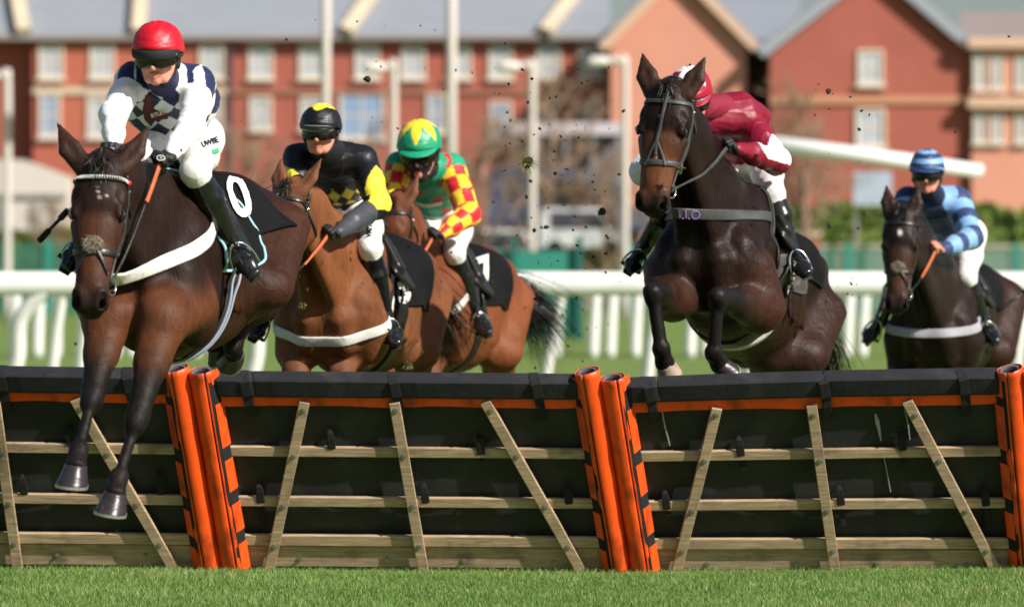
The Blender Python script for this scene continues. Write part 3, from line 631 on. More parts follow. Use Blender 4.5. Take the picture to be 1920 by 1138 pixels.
for i, (x, Y, H, sp, lb) in enumerate([(105, 160, 5.2, .8, 'bare brown bush rising behind the cream marquee'), (470, 158, 8.4, .9, 'bare tree between the leading jockey and the black helmeted one'),
        (560, 156, 7.0, .8, 'bare tree just left of the black helmet'), (395, 155, 5.0, 1.0, 'dark bushy shrub right of the leading jockey'), (690, 156, 8.0, .9, 'bare tree right of the black helmeted jockey'),
        (800, 158, 7.5, .8, 'bare tree left of the tall mast by the green helmet'), (905, 157, 8.2, .9, 'bare tree right of the red and yellow sleeve'), (1030, 159, 10.5, .8, 'tall bare tree in front of the white edged shelter'),
        (1510, 146, 9.0, .35, 'slender bare tree before the large red gable'), (250, 160, 6.5, .9, 'bare tree behind the leading jockey’s elbow'), (1130, 157, 7, .9, 'bare tree left of the right horse’s muzzle'),
        (1240, 157, 6, .9, 'bare tree behind the right horse’s neck'), (760, 154, 4, 1.1, 'low bare bush behind the green helmeted jockey'), (620, 154, 4.2, 1.1, 'low bare bush behind the black helmeted jockey')]):
    bare_tree(x, Y, H, sp, lb, i+10, green=mat('dark_green_twigs', srgb(70, 84, 62), .9) if i == 3 else None)
# ------------------------------------------------------------------ implicit bodies: smooth union of tapered ellipsoidal limbs, polygonised as one skin
class Prim: pass
def frame(e1, side):
    e1 = nrm(e1); s = np.asarray(side, float); s = s-np.dot(s, e1)*e1
    if np.linalg.norm(s) < 1e-5: s = np.cross(e1, (0.3, 0.5, 0.8))
    s = nrm(s); return np.stack([e1, s, np.cross(e1, s)], 1)
class Body:
    def __init__(s, xf=None): s.p = []; s.xf = xf or (lambda q: np.asarray(q, float)); s.dirf = None; s.side = np.array([0, 1., 0])
    def cap(s, a, b, ra, rb, col=(0, 0, 0), k=.03, side=None, op=1, tag=0, world=False):
        """tapered limb a->b; radii (along, side, up) or one number; op=-1 carves"""
        if not world: A, B = s.xf(a), s.xf(b)
        else: A, B = np.asarray(a, float), np.asarray(b, float)
        ra = np.array([ra]*3 if np.isscalar(ra) else ra, float); rb = np.array([rb]*3 if np.isscalar(rb) else rb, float)
        sd_ = side if side is not None else s.side
        if not world: sd_ = s.xf(np.asarray(a)+np.asarray(sd_))-s.xf(a)
        d = B-A
        if np.linalg.norm(d) < 1e-6: d = (s.xf(np.asarray(a)+np.array([1., 0, 0]))-s.xf(a)) if not world else np.array([1., 0, 0])
        q = Prim(); q.a, q.b, q.ra, q.rb, q.k, q.op, q.col, q.tag = A, B, ra, rb, k, op, np.array(col, float), tag
        q.R = frame(d, sd_); s.p.append(q); return q
    def ball(s, c, r, col=(0, 0, 0), k=.03, **kw): return s.cap(c, c, r, r, col, k, **kw)
def pd(q, P):
    ab = q.b-q.a; L2 = float(ab@ab); R = q.R.astype(np.float32)
    v = (P-q.a.astype(np.float32))
    if L2 > 1e-10:
        t = np.clip(v@(ab/L2).astype(np.float32), 0, 1)[..., None]
        v = v-t*ab.astype(np.float32); r = q.ra.astype(np.float32)+(q.rb-q.ra).astype(np.float32)*t
    else: r = np.broadcast_to(q.ra.astype(np.float32), v.shape)
    l = v@R; lr = l/r
    k0 = np.sqrt((lr*lr).sum(-1)); k1 = np.sqrt(((lr/r)**2).sum(-1))+1e-6
    return k0*(k0-1)/k1
def polygonise(body, h, name='', extra=None):
    pos = [q for q in body.p if q.op > 0]; neg = [q for q in body.p if q.op < 0]
    lo = np.min([np.minimum(q.a-q.ra.max(), q.b-q.rb.max()) for q in pos], 0)-3*h
    hi = np.max([np.maximum(q.a+q.ra.max(), q.b+q.rb.max()) for q in pos], 0)+3*h
    n = np.ceil((hi-lo)/h).astype(int)+1
    ax = [lo[i]+h*np.arange(n[i]) for i in range(3)]
    D = np.full(n, 1.0, np.float32)
    for q in pos+neg:
        e = max(q.k, .01)*1.05+2*h+.02
        mx = max(q.ra.max(), q.rb.max())
        # extents of the prim box
        m0 = np.minimum(q.a-q.ra.max(), q.b-q.rb.max())-e; m1 = np.maximum(q.a+q.ra.max(), q.b+q.rb.max())+e
        i0 = np.maximum(((m0-lo)/h).astype(int), 0); i1 = np.minimum(((m1-lo)/h).astype(int)+2, n)
        if np.any(i1 <= i0): continue
        G = np.stack(np.meshgrid(*[ax[i][i0[i]:i1[i]] for i in range(3)], indexing='ij'), -1).astype(np.float32)
        d = pd(q, G); sl_ = tuple(slice(i0[i], i1[i]) for i in range(3)); A = D[sl_]; k = q.k
        if q.op > 0:
            if k > 1e-4: hh = np.clip(.5+.5*(A-d)/k, 0, 1); D[sl_] = A*(1-hh)+d*hh-k*hh*(1-hh)
            else: D[sl_] = np.minimum(A, d)
        else:
            d = -d
            hh = np.clip(.5-.5*(A-d)/max(k, 1e-4), 0, 1); D[sl_] = A*(1-hh)+d*hh+k*hh*(1-hh)
    # surface nets
    s = D < 0
    c8 = [s[i:n[0]-1+i, j:n[1]-1+j, k:n[2]-1+k] for i in (0, 1) for j in (0, 1) for k in (0, 1)]
    cnt = sum(c.astype(np.int8) for c in c8); act = (cnt > 0) & (cnt < 8); ids = np.argwhere(act)
    idx = np.full(act.shape, -1, np.int32); idx[act] = np.arange(len(ids))
    offs = np.array([[i, j, k] for i in (0, 1) for j in (0, 1) for k in (0, 1)])
    val = np.stack([D[ids[:, 0]+o[0], ids[:, 1]+o[1], ids[:, 2]+o[2]] for o in offs], 1)
    acc = np.zeros((len(ids), 3)); m = np.zeros(len(ids))
    for a_ in range(8):
        for b_ in range(a_+1, 8):
            if np.abs(offs[a_]-offs[b_]).sum() != 1: continue
            va, vb = val[:, a_], val[:, b_]; cr = (va < 0) != (vb < 0)
            t = np.where(cr, va/(va-vb+1e-20), 0)[:, None]
            acc += np.where(cr[:, None], offs[a_]+t*(offs[b_]-offs[a_]), 0); m += cr
    V = lo+h*(ids+acc/m[:, None])
    F = []
    for d_ in range(3):
        u, v = (d_+1) % 3, (d_+2) % 3
        sl0 = [slice(None)]*3; sl1 = [slice(None)]*3; sl0[d_] = slice(0, n[d_]-1); sl1[d_] = slice(1, n[d_])
        s0, s1 = s[tuple(sl0)], s[tuple(sl1)]; e = np.argwhere(s0 != s1)
        e = e[(e[:, u] > 0) & (e[:, v] > 0) & (e[:, u] < n[u]-1) & (e[:, v] < n[v]-1)]
        flip = s0[e[:, 0], e[:, 1], e[:, 2]]
        q4 = []
        for (du, dv) in ((-1, -1), (0, -1), (0, 0), (-1, 0)):
            c = e.copy(); c[:, u] += du; c[:, v] += dv; q4.append(idx[c[:, 0], c[:, 1], c[:, 2]])
        Q = np.stack(q4, 1); Q[~flip] = Q[~flip][:, ::-1]; F.append(Q)
    F = np.concatenate(F)
    # light smoothing
    E = np.concatenate([F[:, [0, 1]], F[:, [1, 2]], F[:, [2, 3]], F[:, [3, 0]]])
    deg = np.bincount(E.ravel(), minlength=len(V)).astype(float)
    for lam in (.5, -.52, .5, -.52):
        S = np.zeros_like(V)
        for c in range(3): S[:, c] = np.bincount(E[:, 0], V[E[:, 1], c], len(V))+np.bincount(E[:, 1], V[E[:, 0], c], len(V))
        V = V+lam*(S/deg[:, None]-V)
    # colour and tag weights
    Vf = V.astype(np.float32); W = np.zeros(len(V)); Cc = np.zeros((len(V), 3)); best = np.full(len(V), 9.); tg = np.zeros(len(V))
    for q in pos:
        d = pd(q, Vf); w_ = np.exp(-np.clip(d+.004, 0, 9)/max(.014, q.k*.35)); W += w_; Cc += w_[:, None]*q.col
        bt = d < best; best[bt] = d[bt]; tg[bt] = q.tag
    Cc /= W[:, None]+1e-9
    if polyvol(V, F) < 0: F = F[:, ::-1]
    return V, F, Cc, tg
def bvh_of(V, F):
    return BVHTree.FromPolygons([tuple(v) for v in V], [tuple(int(i) for i in f) for f in F])
def sdf_obj(name, body, h, m, parent, colour=True):
    V, F, C, T = polygonise(body, h)
    o = mobj(name, V, F, m, parent, attrs={'col': C, 'tag': T} if colour else None)
    o['_v'] = len(V)
    del o['_v']
    return o, V, F
def ray(bvh, o, d, far=5.0):
    h_ = bvh.ray_cast(Vector(o), Vector(nrm(d)), far)
    return (np.array(h_[0]), np.array(h_[1])) if h_[0] is not None else (None, None)
def px_ray(bvh, px, py, off=0.0):
    o = np.array([0, 0, CAMZ]); d = nrm(at(px, py, 10)-o); p, n = ray(bvh, o, d, 300)
    if p is None: return None, None
    if np.dot(n, d) > 0: n = -n
    return p+n*off, n
def px_path(bvh, pts, off, n=None, near=None):
    """pixel path -> points lying on the surface; misses snap to the nearest surface point at depth near"""
    P = []; Nn = []
    pts = catmull(np.array(pts, float), n or len(pts)*5)
    lastY = near
    for (x, y) in pts:
        p, nn = px_ray(bvh, x, y, off)
        if p is None:
            q = at(x, y, lastY or 18); r_ = bvh.find_nearest(Vector(q)); nn = np.array(r_[1]); p = np.array(r_[0])+nn*off
        lastY = p[1]; P.append(p); Nn.append(nn)
    return np.array(P), smooth_n(np.array(Nn))
def smooth_n(Nn, it=4, closed=False):
    for _ in range(it):
        if closed: Nn = (np.roll(Nn, 1, 0)+2*Nn+np.roll(Nn, -1, 0))
        else: M_ = Nn.copy(); M_[1:-1] = Nn[:-2]+2*Nn[1:-1]+Nn[2:]; Nn = M_
        Nn = Nn/np.linalg.norm(Nn, axis=1)[:, None]
    return Nn
def smooth_p(P, it=3, closed=False):
    for _ in range(it):
        if closed: P = (np.roll(P, 1, 0)+2*P+np.roll(P, -1, 0))/4
        else: Q = P.copy(); Q[1:-1] = (P[:-2]+2*P[1:-1]+P[2:])/4; P = Q
    return P
def ring(bvh, c, ax, x, off, a0=0, a1=2*math.pi, n=48, far=.6, shift=None):
    """points where rays from centre c in the plane normal to ax leave the surface"""
    ax = nrm(ax); x = nrm(np.asarray(x)-np.dot(x, ax)*ax); y = np.cross(ax, x); P = []; Nn = []
    closed = abs(a1-a0) > 6.2
    for i in range(n):
        a = a0+(a1-a0)*i/(n if closed else n-1); d = x*math.cos(a)+y*math.sin(a)
        cc = np.asarray(c)+(shift(a) if shift else 0)
        p, nn = ray(bvh, cc+d*far, -d, far)
        if p is None: p = cc+d*.05; nn = d
        if np.dot(nn, d) < 0: nn = -nn
        P.append(p+nn*off); Nn.append(nn)
    P = smooth_p(np.array(P), 2, closed); Nn = smooth_n(np.array(Nn), 4, closed)
    return P, Nn, closed
def band(name, PN, wd, th, m, parent):
    P, Nn, cl = PN if len(PN) == 3 else (*PN, False)
    V, F = ribbon(P, Nn, wd, th, cl); return mobj(name, V, F, m, parent)
def rod(name, pts, r, m, parent, n=24, sides=8):
    V, F = tube_mesh(catmull(pts, n) if len(pts) > 2 else pts, r, sides); return mobj(name, V, F, m, parent)
def uvball(c, r, R=None, nu=20, nv=14, cut=None):
    V = []; F = []; r = np.array([r]*3 if np.isscalar(r) else r); R = np.eye(3) if R is None else R
    for j in range(nv+1):
        ph = math.pi*j/nv
        for i in range(nu): th = 2*math.pi*i/nu; V.append(np.asarray(c)+R@(np.array([math.sin(ph)*math.cos(th), math.sin(ph)*math.sin(th), math.cos(ph)])*r))
    F = [(j*nu+i, j*nu+(i+1) % nu, (j+1)*nu+(i+1) % nu, (j+1)*nu+i) for j in range(nv) for i in range(nu)]
    return V, F
def polyvol(V, F):
    a, b, c, d = (V[F[:, i]] for i in range(4))
    return float((np.einsum('ij,ij->i', a, np.cross(b, c))+np.einsum('ij,ij->i', a, np.cross(c, d))).sum())
def folds(V, N, amp, seed, fr=1.0):
    r = np.random.default_rng(seed); d = np.zeros(len(V))
    for i in range(7):
        k = r.normal(size=3); k = k/np.linalg.norm(k)*r.uniform(28, 75)*fr; w_ = r.normal(size=3)*9; ph = r.uniform(0, 6.28, 2)
        s_ = np.sin(V@k+1.8*np.sin(V@w_+ph[0])+ph[1]); d += (1-np.abs(s_))**2*r.uniform(.4, 1)
    d = d/7; d -= d.mean(); return V+N*(d*amp*3)[:, None]
def vnormals(V, F):
    n = np.cross(V[F[:, 2]]-V[F[:, 0]], V[F[:, 3]]-V[F[:, 1]]); N = np.zeros_like(V)
    for i in range(4):
        for c in range(3): N[:, c] += np.bincount(F[:, i], n[:, c], len(V))
    return N/(np.linalg.norm(N, axis=1)[:, None]+1e-9)

# ------------------------------------------------------------------ horses
def coat_mat(name, rough=.52):
    m, N, L, b = newmat(name)
    a = N.new('ShaderNodeAttribute'); a.attribute_name = 'col'; tc = N.new('ShaderNodeTexCoord')
    def noise(s, d=5, sc=None):
        n = N.new('ShaderNodeTexNoise'); n.inputs['Scale'].default_value = s; n.inputs['Detail'].default_value = d
        if sc: mp = N.new('ShaderNodeMapping'); mp.inputs['Scale'].default_value = sc; L.new(tc.outputs['Object'], mp.inputs[0]); L.new(mp.outputs[0], n.inputs['Vector'])
        else: L.new(tc.outputs['Object'], n.inputs['Vector'])
        return n
    n1, n2, n3 = noise(5), noise(45, 6, (1, 1, .35)), noise(240, 3, (1, 1, .25))
    def rng(src, lo, hi, a0=.3, a1=.7):
        r = N.new('ShaderNodeMapRange'); r.inputs[1].default_value = a0; r.inputs[2].default_value = a1; r.inputs[3].default_value = lo; r.inputs[4].default_value = hi; L.new(src.outputs[0], r.inputs[0]); return r
    r1, r2 = rng(n1, .78, 1.22), rng(n2, .86, 1.14)
    mu = N.new('ShaderNodeMath'); mu.operation = 'MULTIPLY'; L.new(r1.outputs[0], mu.inputs[0]); L.new(r2.outputs[0], mu.inputs[1])
    v = N.new('ShaderNodeVectorMath'); v.operation = 'SCALE'; L.new(a.outputs['Color'], v.inputs[0]); L.new(mu.outputs[0], v.inputs['Scale']); L.new(v.outputs[0], b.inputs['Base Color'])
    rr = rng(n2, rough-.07, rough+.12); L.new(rr.outputs[0], b.inputs['Roughness']); b.inputs['Specular IOR Level'].default_value = .16
    ad = N.new('ShaderNodeMath'); ad.operation = 'MULTIPLY_ADD'; ad.inputs[1].default_value = .35; L.new(n3.outputs[0], ad.inputs[0]); L.new(n2.outputs[0], ad.inputs[2])
    # veins: thin ridges under the skin
    vo = N.new('ShaderNodeTexNoise'); vo.inputs['Scale'].default_value = 7; vo.inputs['Detail'].default_value = 1; L.new(tc.outputs['Object'], vo.inputs['Vector'])
    ab = N.new('ShaderNodeMath'); ab.operation = 'SUBTRACT'; ab.inputs[1].default_value = .5; L.new(vo.outputs[0], ab.inputs[0]); a2 = N.new('ShaderNodeMath'); a2.operation = 'ABSOLUTE'; L.new(ab.outputs[0], a2.inputs[0])
    vr = N.new('ShaderNodeMapRange'); vr.inputs[1].default_value = 0; vr.inputs[2].default_value = .018; vr.inputs[3].default_value = 1; vr.inputs[4].default_value = 0; L.new(a2.outputs[0], vr.inputs[0])
    b1 = N.new('ShaderNodeBump'); b1.inputs['Strength'].default_value = .22; b1.inputs['Distance'].default_value = .004; L.new(vr.outputs[0], b1.inputs['Height'])
    b2 = N.new('ShaderNodeBump'); b2.inputs['Strength'].default_value = .40; b2.inputs['Distance'].default_value = .008; L.new(ad.outputs[0], b2.inputs['Height']); L.new(b1.outputs[0], b2.inputs['Normal'])
    L.new(b2.outputs[0], b.inputs['Normal'])
    return m
M_coat = coat_mat('horse_coat'); M_coat_d = coat_mat('horse_coat_glossy', .44)
M_hair = mat('horse_hair', (.010, .007, .006), .45, var=.4, scale=40)
M_eye = mat('horse_eye', (.008, .005, .004), .10, spec=.45)
M_hoof = mat('hoof_horn', srgb(48, 42, 46), .3, var=.4, scale=14, stretch=(1, 1, 5), bump=.2, bscale=30)
M_hoofp = mat('pale_hoof', srgb(158, 140, 122), .5, var=.2, scale=20)
M_shoe = mat('shoe_metal', srgb(176, 172, 164), .4, metal=.7, var=.3, scale=30)
M_leather = mat('black_leather', (.014, .013, .013), .38, var=.25, scale=20, bump=.15, bscale=90)
M_grey_l = mat('grey_leather', (.05, .052, .055), .5, var=.2, scale=20, bump=.15, bscale=90)
M_brown_l = mat('brown_leather', (.16, .055, .03), .5, var=.2, scale=20)
M_rein = mat('orange_rubber_rein', (.55, .13, .045), .6, var=.2, scale=30, bump=.4, bscale=160)
M_chrome = mat('bit_steel', srgb(214, 214, 210), .18, metal=1.0, var=.05)
M_cloth = mat('black_saddlecloth', (.007, .007, .008), .9, var=.2, scale=12, bump=.25, bscale=60, spec=.15)
M_wpad = mat('white_girth', srgb(222, 220, 214), .7, var=.06, scale=14, dirt=(srgb(120, 104, 84), .55, 22), bump=.2, bscale=50)
M_wool = mat('sheepskin', srgb(124, 114, 100), .95, var=.3, scale=60, bump=1.0, bscale=110)
M_text = mat('white_cotton', srgb(228, 226, 222), .8, var=.08, scale=20)

def hoof(name, parent, cor, ax, toe, pale=False, sc=1.0):
    """cor: centre of the coronet; ax: down the hoof wall axis; toe: direction the toe points"""
    ax = nrm(ax); toe = nrm(np.asarray(toe)-np.dot(toe, ax)*ax); sd_ = np.cross(ax, toe)
    V = []; n = 28; rows = [(-.012, .043, 0), (0, .0445, .0), (.02, .049, .006), (.05, .056, .017), (.072, .061, .026), (.076, .0615, .027)]
    for (d, r, sh) in rows:
        for i in range(n):
            a = 2*math.pi*i/n; c = math.cos(a); rr = r*sc*(1+.10*c if c > 0 else 1-.06*c*c)
            # heels shorter than the toe
            dd = d*sc*.84*(1 if c > 0 else 1+.28*c)
            V.append(cor+ax*dd+toe*(c*rr+sh*sc)+sd_*(math.sin(a)*rr*.96))
    F = [(j*n+i, j*n+(i+1) % n, (j+1)*n+(i+1) % n, (j+1)*n+i) for j in range(len(rows)-1) for i in range(n)]
    F += [tuple(range(n))[::-1], tuple((len(rows)-1)*n+i for i in range(n))]
    h_ = mobj('hoof', V, F, M_hoofp if pale else M_hoof, parent)
    # shoe: a U of metal under the wall
    mb = MB(); base = [V[(len(rows)-1)*n+i] for i in range(n)]; c0 = np.mean(base, 0)
    o0 = []; 
    for i in range(-11, 12):
        p = base[i % n]; q = c0+(p-c0)*.62; o0.append([c0+(p-c0)*1.03, c0+(p-c0)*1.03+ax*.011, q+ax*.011, q])
    P = [x for s_ in o0 for x in s_]; m = len(o0)
    mb.add(P, [(i*4+j, i*4+(j+1) % 4, (i+1)*4+(j+1) % 4, (i+1)*4+j) for i in range(m-1) for j in range(4)]+[(0, 1, 2, 3), ((m-1)*4+3, (m-1)*4+2, (m-1)*4+1, (m-1)*4)])
    mb.build('shoe', M_shoe, h_)
    return h_

def strands(name, roots, dirs, lens, wid, m, parent, seed=0, droop=.5, seg=6, curl=.1):
    r = np.random.default_rng(seed); V = []; F = []
    for p, d, l in zip(roots, dirs, lens):
        p = np.array(p, float); d = nrm(d); s = nrm(np.cross(d, r.normal(size=3))); st = l/seg; b0 = len(V); cd = d.copy()
        w_ = wid*r.uniform(.6, 1.3); kick = r.normal(size=3)*curl
        for i in range(seg+1):
            t = i/seg; ww = w_*(1-t**2*.9)/2; V += [p-s*ww, p+s*ww]
            cd = nrm(cd+np.array([0, 0, -droop/seg])+kick/seg); p = p+cd*st
        F += [(b0+2*i, b0+2*i+1, b0+2*i+3, b0+2*i+2) for i in range(seg)]
    return mobj(name, V, F, m, parent)

class Horse:
    def __init__(s, chest, yaw, pitch, head, fore, hind, cols, h, label, matl, neck_sag=0.0, sc=1.0, blaze=None, hoofpale=(), roll_=0.0, lsc=1.15):
        cp = np.array([.72, 0, 1.12]); O = at(*chest); ya, pi_, ro = map(math.radians, (yaw, pitch, roll_))
        fx = np.array([-math.sin(ya)*math.cos(pi_), -math.cos(ya)*math.cos(pi_), math.sin(pi_)])
        sy = nrm(np.cross((0, 0, 1), fx)); uz = np.cross(fx, sy)
        sy, uz = sy*math.cos(ro)+uz*math.sin(ro), uz*math.cos(ro)-sy*math.sin(ro)
        Rm = np.stack([fx, sy, uz], 1)
        s.R = Rm; s.xf = lambda q: O+Rm@((np.asarray(q, float)-cp)*sc); s.fx, s.sy, s.uz = fx, sy, uz
        c0, c1, c2, c3, cm = cols['top'], cols['low'], cols['leg'], cols['flank'], cols['muzzle']; cf = cols.get('face', c0)
        B = Body(s.xf); C = B.cap; base = s.xf((-.1, 0, 0)); base[2] = 0
        root = empty('horse', base, label, 'horse', 'racing horses jumping the hurdles'); s.root = root
        k = .09
        C((.32, 0, 1.20), (-.16, 0, 1.17), (.22, .215, .37), (.24, .285, .335), c0, k)
        C((.25, 0, 1.02), (-.2, 0, 1.03), (.2, .20, .20), (.2, .24, .20), c1, k)
        C((-.16, 0, 1.18), (-.50, 0, 1.26), (.2, .28, .325), (.2, .235, .26), c0, k)
        C((-.50, 0, 1.34), (-.68, 0, 1.28), (.2, .22, .25), (.18, .20, .22), c0, k)
        C((.44, 0, 1.44), (.08, 0, 1.42), (.12, .07, .17), (.12, .10, .13), c0, .1)
        C((.48, 0, 1.10), (.58, 0, 1.14), (.15, .18, .26), (.13, .16, .2), c0, k)
        for y in (-1, 1):
            # shoulder blade, point of shoulder, arm, pectoral
            C((.26, y*.12, 1.44), (.56, y*.165, 1.16), (.09, .10, .16), (.10, .10, .13), c0, .06)
            C((.56, y*.165, 1.13), (.40, y*.185, .98), (.10, .085, .12), (.10, .085, .13), c0, .045)
            C((.63, y*.085, 1.10), (.60, y*.09, .99), (.10, .092, .12), (.09, .08, .09), c0, .03)
            C((.30, y*.205, 1.24), (.34, y*.20, 1.02), (.10, .065, .10), (.08, .06, .09), c0, .022)
            C((.44, y*.20, 1.34), (.50, y*.195, 1.12), (.07, .05, .07), (.06, .05, .06), c0, .022)
            for q in range(5): C((.12-.085*q, y*.262, 1.30), (.06-.085*q, y*.262, 1.02), (.03, .012, .018), (.03, .012, .016), lerp(np.array(c0), np.array(c1), .45), .03)
            C((-.64, y*.215, 1.38), (-.56, y*.225, 1.08), (.08, .05, .075), (.06, .045, .065), cols.get('thigh', c0), .022)
            C((-.78, y*.165, 1.30), (-.72, y*.185, 1.02), (.07, .05, .06), (.06, .05, .06), c0, .022)
            # haunch
            C((-.56, y*.12, 1.36), (-.60, y*.13, 1.10), (.17, .13, .25), (.17, .125, .24), c0, .12)
            C((-.72, y*.10, 1.30), (-.70, y*.12, 1.04), (.12, .10, .14), (.13, .10, .13), cols.get('thigh', c0), .10)
            C((-.38, y*.19, 1.40), (-.46, y*.18, 1.36), .07, .08, c0, .12)
            C((-.24, y*.14, 1.12), (-.42, y*.15, 1.02), (.12, .08, .12), (.12, .07, .1), c3, .07)
        # ---- neck
        hp_, hm = at(*head['poll']), at(*head['muzzle']); h1 = nrm(hm-hp_); nn = np.array(head['normal'], float)
        h3 = nrm(nn-np.dot(nn, h1)*h1); h2 = np.cross(h3, h1); s.h1, s.h2, s.h3, s.poll = h1, h2, h3, hp_
        hs = head.get('sc', 1.0)*np.linalg.norm(hm-hp_)/.60; s.hs = hs
        HX = lambda q: hp_+(h1*q[0]+h2*q[1]+h3*q[2])*hs
        s.HX = HX
        side = sy
        nb = [s.xf((.42, 0, 1.30)), s.xf((.58, 0, 1.42)), None, HX((.03, 0, -.09))]
        nb[2] = lerp(nb[1], nb[3], .55)+uz*(.03-neck_sag)
        cn = cols.get('neck', c0)
        rr = [(.2, .19, .31), (.16, .140, .24), (.13, .085, .155), (.10, .072, .115)]
        for i in range(3): C(nb[i], nb[i+1], rr[i], rr[i+1], cn, .11 if i == 0 else .07, side=side, world=True)
        # throat / underside muscle cords
        for y in (-1, 1): C(s.xf((.62, y*.07, 1.18)), HX((.16, y*.045, -.14)), (.08, .05, .09), (.04, .032, .05), cn, .05, side=side, world=True)
        # ---- head
        hw = head.get('w', 1.12); s.hw = hw
        def hc(a, b, ra, rb, col, kk=.02, **kw):
            f = lambda r_: tuple(np.array([r_]*3 if np.isscalar(r_) else r_)*hs*np.array([1, hw, 1]))
            a = (a[0], a[1]*hw, a[2]); b = (b[0], b[1]*hw, b[2])
            C(HX(a), HX(b), f(ra), f(rb), col, kk, side=h2, world=True, **kw)
        hc((.03, 0, -.06), (.14, 0, -.045), (.09, .078, .085), (.1, .098, .085), cf, .03)
        hc((.13, 0, -.03), (.28, 0, -.035), (.08, .094, .052), (.08, .078, .055), cf, .03)
        hc((.26, 0, -.03), (.50, 0, -.035), (.06, .076, .055), (.06, .058, .046), cols.get('nose', cf), .03)
        hc((.27, 0, -.008), (.46, 0, -.004), (.05, .040, .026), (.05, .036, .022), cols.get('nose', cf), .02)
        for y in (-1, 1):
            hc((.16, y*.050, -.14), (.24, y*.048, -.12), (.10, .033, .105), (.09, .03, .075), cf, .03)
            hc((.24, y*.045, -.12), (.50, y*.022, -.085), (.06, .028, .06), (.05, .022, .038), cf, .03)
            hc((.165, y*.074, .004), (.205, y*.078, .006), (.026, .016, .014), (.026, .014, .012), cf, .016)   # brow
            hc((.255, y*.083, -.045), (.35, y*.065, -.045), (.03, .014, .016), (.03, .010, .012), cf, .018)   # facial crest
            hc((.207, y*.106, -.006), (.222, y*.105, -.009), (.019, .014, .014), (.019, .014, .013), (.012, .008, .007), .005, op=-1)
            hc((.135, y*.080, .014), (.15, y*.083, .012), (.016, .008, .010), (.014, .008, .010), cf, .02, op=-1)
            # nostril flare
            hc((.54, y*.036, -.018), (.575, y*.038, -.028), (.038, .031, .034), (.032, .028, .034), cm, .014)
            hc((.553, y*.052, .008), (.588, y*.046, -.004), (.020, .013, .018), (.018, .013, .018), cm, .006, op=-1)
        hc((.50, 0, -.04), (.565, 0, -.045), (.05, .048, .045), (.045, .046, .048), cols.get('snip', cm), .025)
        hc((.585, 0, -.055), (.60, 0, -.075), (.03, .040, .034), (.024, .038, .026), cm, .02)     # upper lip
        hc((.545, 0, -.105), (.572, 0, -.108), (.04, .034, .026), (.026, .032, .022), cm, .014)    # lower lip
        hc((.53, 0, -.1), (.47, 0, -.1), (.04, .03, .03), (.04, .026, .03), cm, .03)
        for y in (-1, 1): hc((.50, y*.055, -.084), (.60, y*.030, -.092), (.02, .03, .004), (.02, .03, .005), cm, .006, op=-1)
        # ears
        for y, (fw, out) in zip((-1, 1), head.get('ears', ((-.02, .10), (-.02, .10)))):
            a = (.015, y*.062, -.035); m_ = (-.07, y*(.062+out*.55), -.03+fw*.5); t_ = (-.178, y*(.062+out), -.03+fw)
            hc(a, m_, (.03, .038, .032), (.03, .041, .022), cols.get('ear', cf), .02)
            hc(m_, t_, (.03, .041, .022), (.008, .005, .005), cols.get('ear', cf), .012)
            hc((-.035, y*(.062+out*.32), .0+fw*.3+.006), (-.12, y*(.062+out*.76), -.008+fw*.8+.004), (.03, .023, .018), (.02, .009, .010), cols.get('ear', cf), .006, op=-1)
        # ---- fore legs
        for i, leg in enumerate(fore):
            E, K, Fk, Cn, T = [at(*q) for q in leg]
            C = lambda a_, b_, ra_, rb_, *r_, **kw_: B.cap(a_, b_, np.array(ra_)*lsc if not np.isscalar(ra_) else ra_*lsc, np.array(rb_)*lsc if not np.isscalar(rb_) else rb_*lsc, *r_, **kw_)
            ys = -1 if i == 0 else 1
            S_ = s.xf((.50, ys*.175, 1.08))
            C(S_, E, (.1, .095, .12), (.09, .075, .10), cols.get('arm', c0), .05, world=True)
            m1 = lerp(E, K, .45)
            C(E, m1, (.08, .070, .088), (.06, .052, .062), cols.get('arm', c1), .04, world=True)
            C(m1, K, (.05, .048, .056), (.04, .033, .037), c2, .03, world=True)
            e = nrm(K-E); sd_ = nrm(np.cross(e, (0, -1., .2)))
            C(lerp(E, K, .1)+sd_*.03*ys, lerp(E, K, .5)+sd_*.022*ys, (.05, .03, .05), (.04, .022, .03), cols.get('arm', c1), .02, world=True)
            C(K-e*.03, K+nrm(Fk-K)*.03, (.03, .040, .041), (.03, .036, .036), c2, .012, world=True)
            d = nrm(Fk-K); kn = nrm(np.cross(d, np.cross(e+np.array([0, -.3, 0]), d)+1e-6))
            C(K+np.array([0, -.012, 0]), K+np.array([0, -.010, 0])+d*.01, .034, .034, c2, .015, world=True)
            cs = head.get('cannon', .84)
            C(K+d*.03, Fk-d*.02, .0235*cs, .0225*cs, c2, .022, world=True)
            C(K+d*.05+np.array([.004, .026, 0]), Fk-d*.015+np.array([.004, .026, 0]), .0125*cs, .0145*cs, c2, .007, world=True)
            C(K-d*.012+np.array([.026*ys, .01, 0]), K+d*.02+np.array([.022*ys, .012, 0]), .016, .012, c2, .010, world=True)
            C(K-d*.014-np.array([.026*ys, -.01, 0]), K+d*.02-np.array([.022*ys, -.012, 0]), .016, .012, c2, .010, world=True)
            C(Fk+np.array([.0, .026, .0]), Fk+np.array([0, .03, -.02]), .018, .014, c2, .012, world=True)
            C(Fk-d*.012, Fk+nrm(Cn-Fk)*.008, (.025, .030, .033), (.025, .030, .032), c2, .012, world=True)
            C(Fk, Cn, (.03, .0245, .028), (.02, .037, .038), c2, .02, world=True)
            hf = hoof('hoof', root, Cn, T-Cn, leg_toe(leg, i, head), pale=i in hoofpale, sc=1.08)
